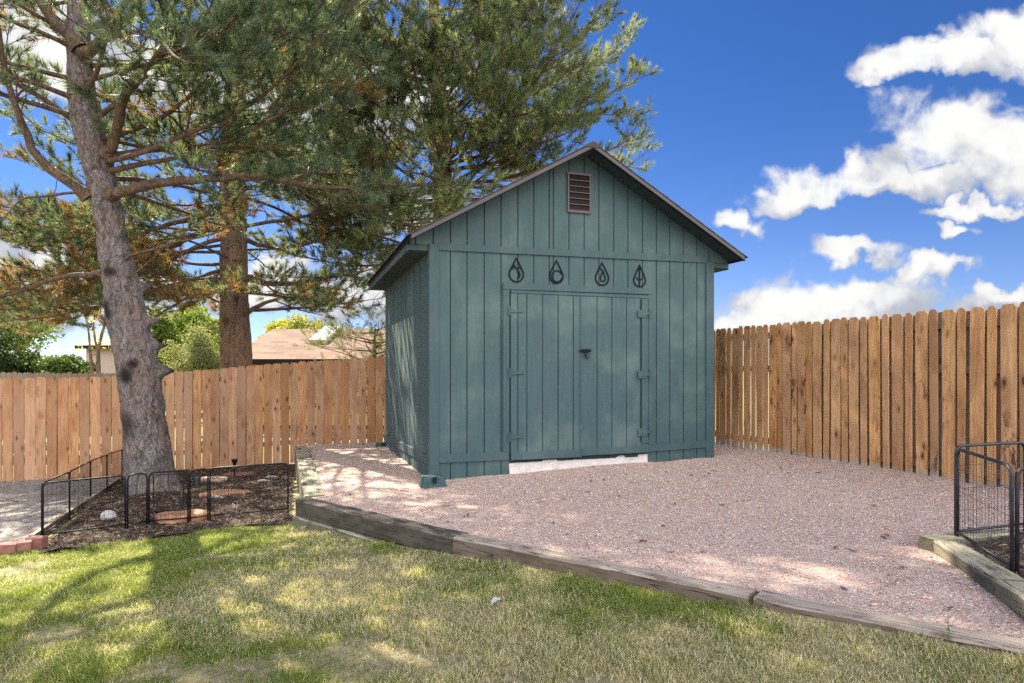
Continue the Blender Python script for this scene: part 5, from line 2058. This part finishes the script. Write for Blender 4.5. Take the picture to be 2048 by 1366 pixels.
# --- the pine behind the shed
D3 = 16.6
tp3 = [(886, 900, 30), (886, 700, 27), (887, 500, 23), (886, 400, 20), (880, 250, 17), (872, 100, 14), (868, 0, 12), (868, -150, 7), (868, -260, 3), (868, -300, 1)]
path3 = [tuple(A3(px, py, D3)) + (w / F * D3,) for px, py, w in tp3]
O3 = np.array([path3[0][0], D3, path3[0][2]])
t3 = empty('pine_tree', tuple(O3))
tag(t3, 'bushy pine whose wide sunlit crown rises behind the shed roof', 'pine tree')
bark_tube('trunk', [(p[0] - O3[0], p[1] - O3[1], p[2] - O3[2], p[3]) for p in path3], M['bark2'], t3, 0.014, 21.0, (), 36)
P3 = Pine(63, 0.180, 0.0135, 40, 0.20)
rg = np.random.default_rng(79)
cp3 = np.array([p[:3] for p in path3])
L3 = lambda *pts: [A3(px, py, Y) - O3 for px, py, Y in pts]
# ascending limbs on the right whose tips make the ragged outline against the sky
for tips in [((890, 330, 16.6), (1000, 300, 16.2), (1120, 240, 16.0), (1215, 190, 15.9), (1255, 165, 15.8)),
             ((890, 370, 16.6), (1010, 360, 16.3), (1130, 320, 16.1), (1230, 300, 16.0), (1262, 270, 15.9)),
             ((888, 280, 16.6), (980, 230, 16.4), (1080, 150, 16.2), (1160, 80, 16.0), (1195, 20, 16.0)),
             ((886, 240, 16.6), (960, 170, 16.2), (1040, 90, 16.0), (1110, 20, 15.8), (1150, -40, 15.8)),
             ((892, 400, 16.6), (1020, 400, 17.2), (1140, 370, 17.6), (1240, 345, 17.8), (1268, 325, 17.8)),
             ((890, 340, 16.6), (980, 330, 15.4), (1060, 290, 14.8), (1130, 270, 14.4)),
             ((888, 200, 16.6), (950, 110, 16.8), (1030, 20, 17.0), (1090, -60, 17.0)),
             ((890, 310, 16.6), (1000, 270, 17.4), (1110, 190, 18.0), (1200, 130, 18.2), (1235, 95, 18.2))]:
    P3.limb(None, None, 0, 0.07, 0.0, 1.0, t0=0.2, pts=L3(*tips), spacing=0.24, blen=0.30)
crown_limbs(P3, cp3, O3, EYE + 4.1, EYE + 6.2, 9, 5.0, 4.6, rg, 1.0, (-0.05, 0.35), 0.02, azc=math.pi + 0.5, azw=1.3, spacing=0.24)
crown_limbs(P3, cp3, O3, EYE + 4.4, EYE + 8.5, 9, 4.8, 4.2, rg, 1.0, (0.1, 0.5), 0.0, azc=-0.5, azw=1.1, spacing=0.24)
crown_limbs(P3, cp3, O3, EYE + 5.0, EYE + 12.0, 14, 4.6, 1.0, rg, 0.9, (0.1, 0.6), 0.0, spacing=0.30)
crown_limbs(P3, cp3, O3, EYE + 2.6, EYE + 5.0, 13, 3.8, 4.4, rg, 1.0, (-0.2, 0.15), 0.08, azc=math.pi + 0.7, azw=1.2, spacing=0.24)
crown_limbs(P3, cp3, O3, EYE + 3.9, EYE + 5.4, 5, 4.2, 4.4, rg, 1.0, (0.0, 0.25), 0.0, azc=-0.9, azw=0.8, spacing=0.24)
crown_limbs(P3, cp3, O3, EYE + 4.0, EYE + 9.0, 14, 3.6, 3.4, rg, 1.0, (0.0, 0.35), 0.0, azc=-math.pi / 2, azw=0.8, spacing=0.24)
tubes_mesh('branches', P3.tubes, M['twig'], t3)
nt = P3.crown(t3, [(0.082, 0.124, 0.084), (0.240, 0.280, 0.165)])
print('pine3 needles', nt)

# --- young pine peeping over the fence beside the shed
D4 = 15.5
O4 = np.array([at(745, 905, D4).x, D4, EYE - 2.2])
t4 = empty('pine_tree', tuple(O4))
tag(t4, 'low pale green young pine peeping over the fence beside the shed wall', 'pine tree')
bark_tube('trunk', [(0, 0, 0, 0.09), (0.02, 0, 1.4, 0.075), (0.05, 0, 2.4, 0.05), (0.06, 0, 3.2, 0.015)], M['bark2'], t4, 0.008, 4.0, (), 24)
P4 = Pine(64, 0.13, 0.0065, 32, 0.22)
crown_limbs(P4, np.array([(0, 0, 0.), (0.05, 0, 3.2)]), 0 * O4, 1.0, 3.1, 40, 1.7, 0.8, np.random.default_rng(4), 1.0, (-0.1, 0.3), 0.0, spacing=0.18, r0=0.03)
tubes_mesh('branches', P4.tubes, M['twig'], t4)
P4.crown(t4, [(0.11, 0.15, 0.07), (0.20, 0.23, 0.12)])


# ------------------------------------------------------------------ broadleaf trees and shrubs beyond the fence
def leafy(name, base, h, crown_c, crown_r, nleaf, leaf, pal, label, cat, seed, stems=1, trunk_r=0.12, group=None, blobs=14, bark='bark'):
    rng = np.random.default_rng(seed)
    root = empty(name, base)
    tag(root, label, cat, group)
    tubes = []
    cc = np.array(crown_c)
    cr = np.array(crown_r)
    cent = []
    for k in range(blobs):
        v = rng.normal(size=3)
        v /= np.linalg.norm(v)
        cent.append(cc + v * cr * rng.uniform(0.25, 0.85))
    cent = np.array(cent)
    for s_ in range(stems):
        ofs = np.array([rng.uniform(-0.2, 0.2) * (stems > 1), 0, 0])
        mid = np.array([0, 0, cc[2] * 0.55]) + ofs * 2
        tubes.append((np.array([ofs, mid * 0.5 + ofs * 0.5, mid, cc + np.array([0, 0, cr[2] * 0.3])]), np.array([trunk_r, trunk_r * 0.85, trunk_r * 0.7, trunk_r * 0.15]), 8))
    for c in cent:
        st = np.array([0, 0, cc[2] * 0.55 + rng.uniform(0, 0.4) * cr[2]])
        m = (st + c) / 2 + rng.normal(0, 0.1, 3) * cr
        tubes.append((np.array([st, m, c]), np.array([trunk_r * 0.35, trunk_r * 0.22, trunk_r * 0.08]), 5))
    tubes_mesh('trunk', tubes, M[bark], root)
    i = rng.integers(0, len(cent), nleaf)
    v = rng.normal(size=(nleaf, 3))
    v /= np.linalg.norm(v, axis=1)[:, None]
    P = cent[i] + v * (rng.random((nleaf, 1)) ** 0.45) * cr * rng.uniform(0.28, 0.5, (len(cent), 1))[i]
    d = rng.normal(size=(nleaf, 3))
    d /= np.linalg.norm(d, axis=1)[:, None]
    s_ = np.cross(d, rng.normal(size=(nleaf, 3)))
    s_ /= np.linalg.norm(s_, axis=1)[:, None]
    ll = leaf * rng.uniform(0.6, 1.3, (nleaf, 1))
    V = np.stack([P, P + d * ll * 0.5 + s_ * ll * 0.35, P + d * ll, P + d * ll * 0.5 - s_ * ll * 0.35], 1).reshape(-1, 3)
    pal = np.array(pal)
    w = rng.random((len(cent), 1))[i] * 0.6 + rng.random((nleaf, 1)) * 0.4
    C = pal[0] * (1 - w) + pal[1] * w
    mesh_np('crown', V, np.arange(len(V)).reshape(-1, 4), M['leaf'], root, col=np.repeat(C, 4, 0))
    return root


def bgtree(px, y_top, y_bot, wpx, D, nleaf, leaf, pal, label, cat, seed, name='tree', zb=-2.3, **kw):
    c = at(px, (y_top + y_bot) / 2, D)
    rz_ = (y_bot - y_top) / 2 / F * D
    rx = wpx / 2 / F * D
    base = (c.x, D, EYE + zb)
    return leafy(name, base, 0, (0, 0, c.z - base[2]), (rx, rx * 0.9, rz_), nleaf, leaf, pal, label, cat, seed, **kw)


BG = [(0.06, 0.12, 0.025), (0.19, 0.27, 0.06)]
bgtree(318, 625, 760, 90, 30, 9000, 0.17, BG, 'bright green leafy tree seen just right of the leaning trunk', 'tree', 1)
bgtree(400, 600, 740, 150, 36, 11000, 0.20, [(0.12, 0.20, 0.035), (0.28, 0.36, 0.07)], 'sunlit light green tree left of the straight pine', 'tree', 2)
bgtree(395, 655, 790, 125, 22, 20000, 0.06, [(0.13, 0.17, 0.075), (0.26, 0.29, 0.14)], 'pale feathery yellow green conifer standing right behind the fence', 'tree', 3, blobs=26)
bgtree(610, 630, 700, 130, 46, 5000, 0.22, [(0.18, 0.22, 0.045), (0.40, 0.38, 0.09)], 'yellow green treetop above the shingled house roof', 'tree', 4, blobs=20)
bgtree(545, 640, 700, 90, 48, 3500, 0.22, [(0.24, 0.28, 0.05), (0.42, 0.42, 0.09)], 'second yellow green treetop behind the house, nearest the straight trunk', 'tree', 14, blobs=14)
bgtree(20, 670, 770, 170, 21, 8000, 0.11, [(0.014, 0.035, 0.012), (0.05, 0.085, 0.025)], 'dark green shrub behind the grey fence at the far left', 'shrub', 5, name='shrub')
bgtree(125, 705, 775, 130, 21, 6500, 0.10, [(0.025, 0.06, 0.018), (0.09, 0.14, 0.04)], 'lighter green shrub behind the grey fence, beside the bare stems', 'shrub', 6, name='shrub')
bgtree(40, 560, 700, 260, 27, 9000, 0.15, [(0.10, 0.17, 0.035), (0.24, 0.30, 0.07)], 'tall light green tree behind the shrubs at the left edge', 'tree', 7, blobs=20)
# bare stems beside the trunk
bt = empty('bare_tree', tuple(at(196, 745, 20)))
bt.location.z = EYE - 2.2
tag(bt, 'thin forked tree with nearly bare stems left of the leaning pine', 'tree')
q = lambda px, py: np.array(at(px, py, 20)) - np.array(bt.location)
tb = [(np.array([q(197, 850), q(197, 740), q(196, 700), q(203, 670), q(212, 640), q(216, 610)]), np.array([0.07, 0.065, 0.055, 0.045, 0.03, 0.015]), 8),
      (np.array([q(196, 705), q(190, 680), q(187, 655), q(190, 620)]), np.array([0.045, 0.035, 0.025, 0.012]), 6),
      (np.array([q(186, 850), q(184, 740), q(180, 700), q(178, 670), q(172, 630)]), np.array([0.05, 0.05, 0.04, 0.03, 0.012]), 8),
      (np.array([q(182, 712), q(190, 708), q(196, 706)]), np.array([0.02, 0.02, 0.02]), 5)]
tubes_mesh('trunk', tb, M['bark2'], bt)
rng = np.random.default_rng(9)
n = 260
P = np.stack([q(0, 0)] * n) * 0
for i in range(n):
    P[i] = q(rng.uniform(165, 225), rng.uniform(610, 700)) + np.array([0, rng.uniform(-0.5, 0.5), 0])
d = rng.normal(size=(n, 3)) * 0.05
s_ = rng.normal(size=(n, 3)) * 0.02
V = np.stack([P, P + d * 0.5 + s_, P + d, P + d * 0.5 - s_], 1).reshape(-1, 3)
mesh_np('crown', V, np.arange(len(V)).reshape(-1, 4), M['leaf'], bt, col=np.full((len(V), 3), (0.45, 0.42, 0.08)))


# ------------------------------------------------------------------ neighbouring houses
def house(px0, px1, py_ridge, py_eave, D, depth, zg, wallm, roofm, label, over=0.4):
    a, b = at(px0, py_eave, D), at(px1, py_eave, D)
    ze = a.z
    zr = EYE + (HOR - py_ridge) / F * (D + depth / 2)
    W = b.x - a.x
    root = empty('house', (a.x, D, zg))
    tag(root, label, 'house')
    e = ze - zg
    r_ = zr - zg
    MB().box(over, W - over, over, depth - over, 0, e).build('wall', wallm, root)
    g_ = MB()
    g_.add([(over, over, e), (over, depth - over, e), (over, depth / 2, r_ - 0.25)], [(0, 1, 2)])
    g_.add([(W - over, over, e), (W - over, depth - over, e), (W - over, depth / 2, r_ - 0.25)], [(0, 2, 1)])
    g_.build('gable', wallm, root)
    L = math.hypot(depth / 2, r_ - e)
    ang = math.atan2(r_ - e, depth / 2)
    rf = MB().box(0, W, 0, L, -0.08, 0.0).build('roof', roofm, root)
    rf.location = (0, 0, e)
    rf.rotation_euler = (ang, 0, 0)
    rb = MB().box(0, W, 0, L, -0.08, 0.0).build('roof', roofm, root)
    rb.location = (W, depth, e)
    rb.rotation_euler = (ang, 0, math.pi)
    MB().box(0, W, -0.03, -0.002, e - 0.22, e - 0.02).build('gutter', M['brownmetal'], root)
    return root, rf, L, W


hs, rfp, RL, HW = house(455, 1000, 658, 718, 24, 9, EYE - 2.2, M['yellow'], M['roof_tan'], 'yellow house with a brown shingle roof and skylight beyond the cedar fence')
sx0 = (at(616, 690, 26).x - hs.location.x)
sx1 = (at(650, 690, 26).x - hs.location.x)
skl = MB()
skl.box(sx0, sx1, RL * 0.48, RL * 0.98, 0.012, 0.16)
sko = skl.build('skylight', M['pale'], rfp, bevel=0.01)
MB().box(sx0 + 0.09, sx1 - 0.09, RL * 0.52, RL * 0.95, 0.161, 0.168).build('skylight_glass', M['glass'], sko)
wn = MB().box(1.35, 1.75, 0.38, 0.397, 1.6, 2.55).build('window', M['glass'], hs)
MB().box(1.28, 1.82, 0.382, 0.399, 2.55, 2.63).build('window_frame', M['pale'], wn)
house(150, 330, 668, 690, 38, 10, EYE - 2.3, M['beige'], M['beige'], 'pale pinkish beige house with light roof glimpsed left of the leaning trunk')
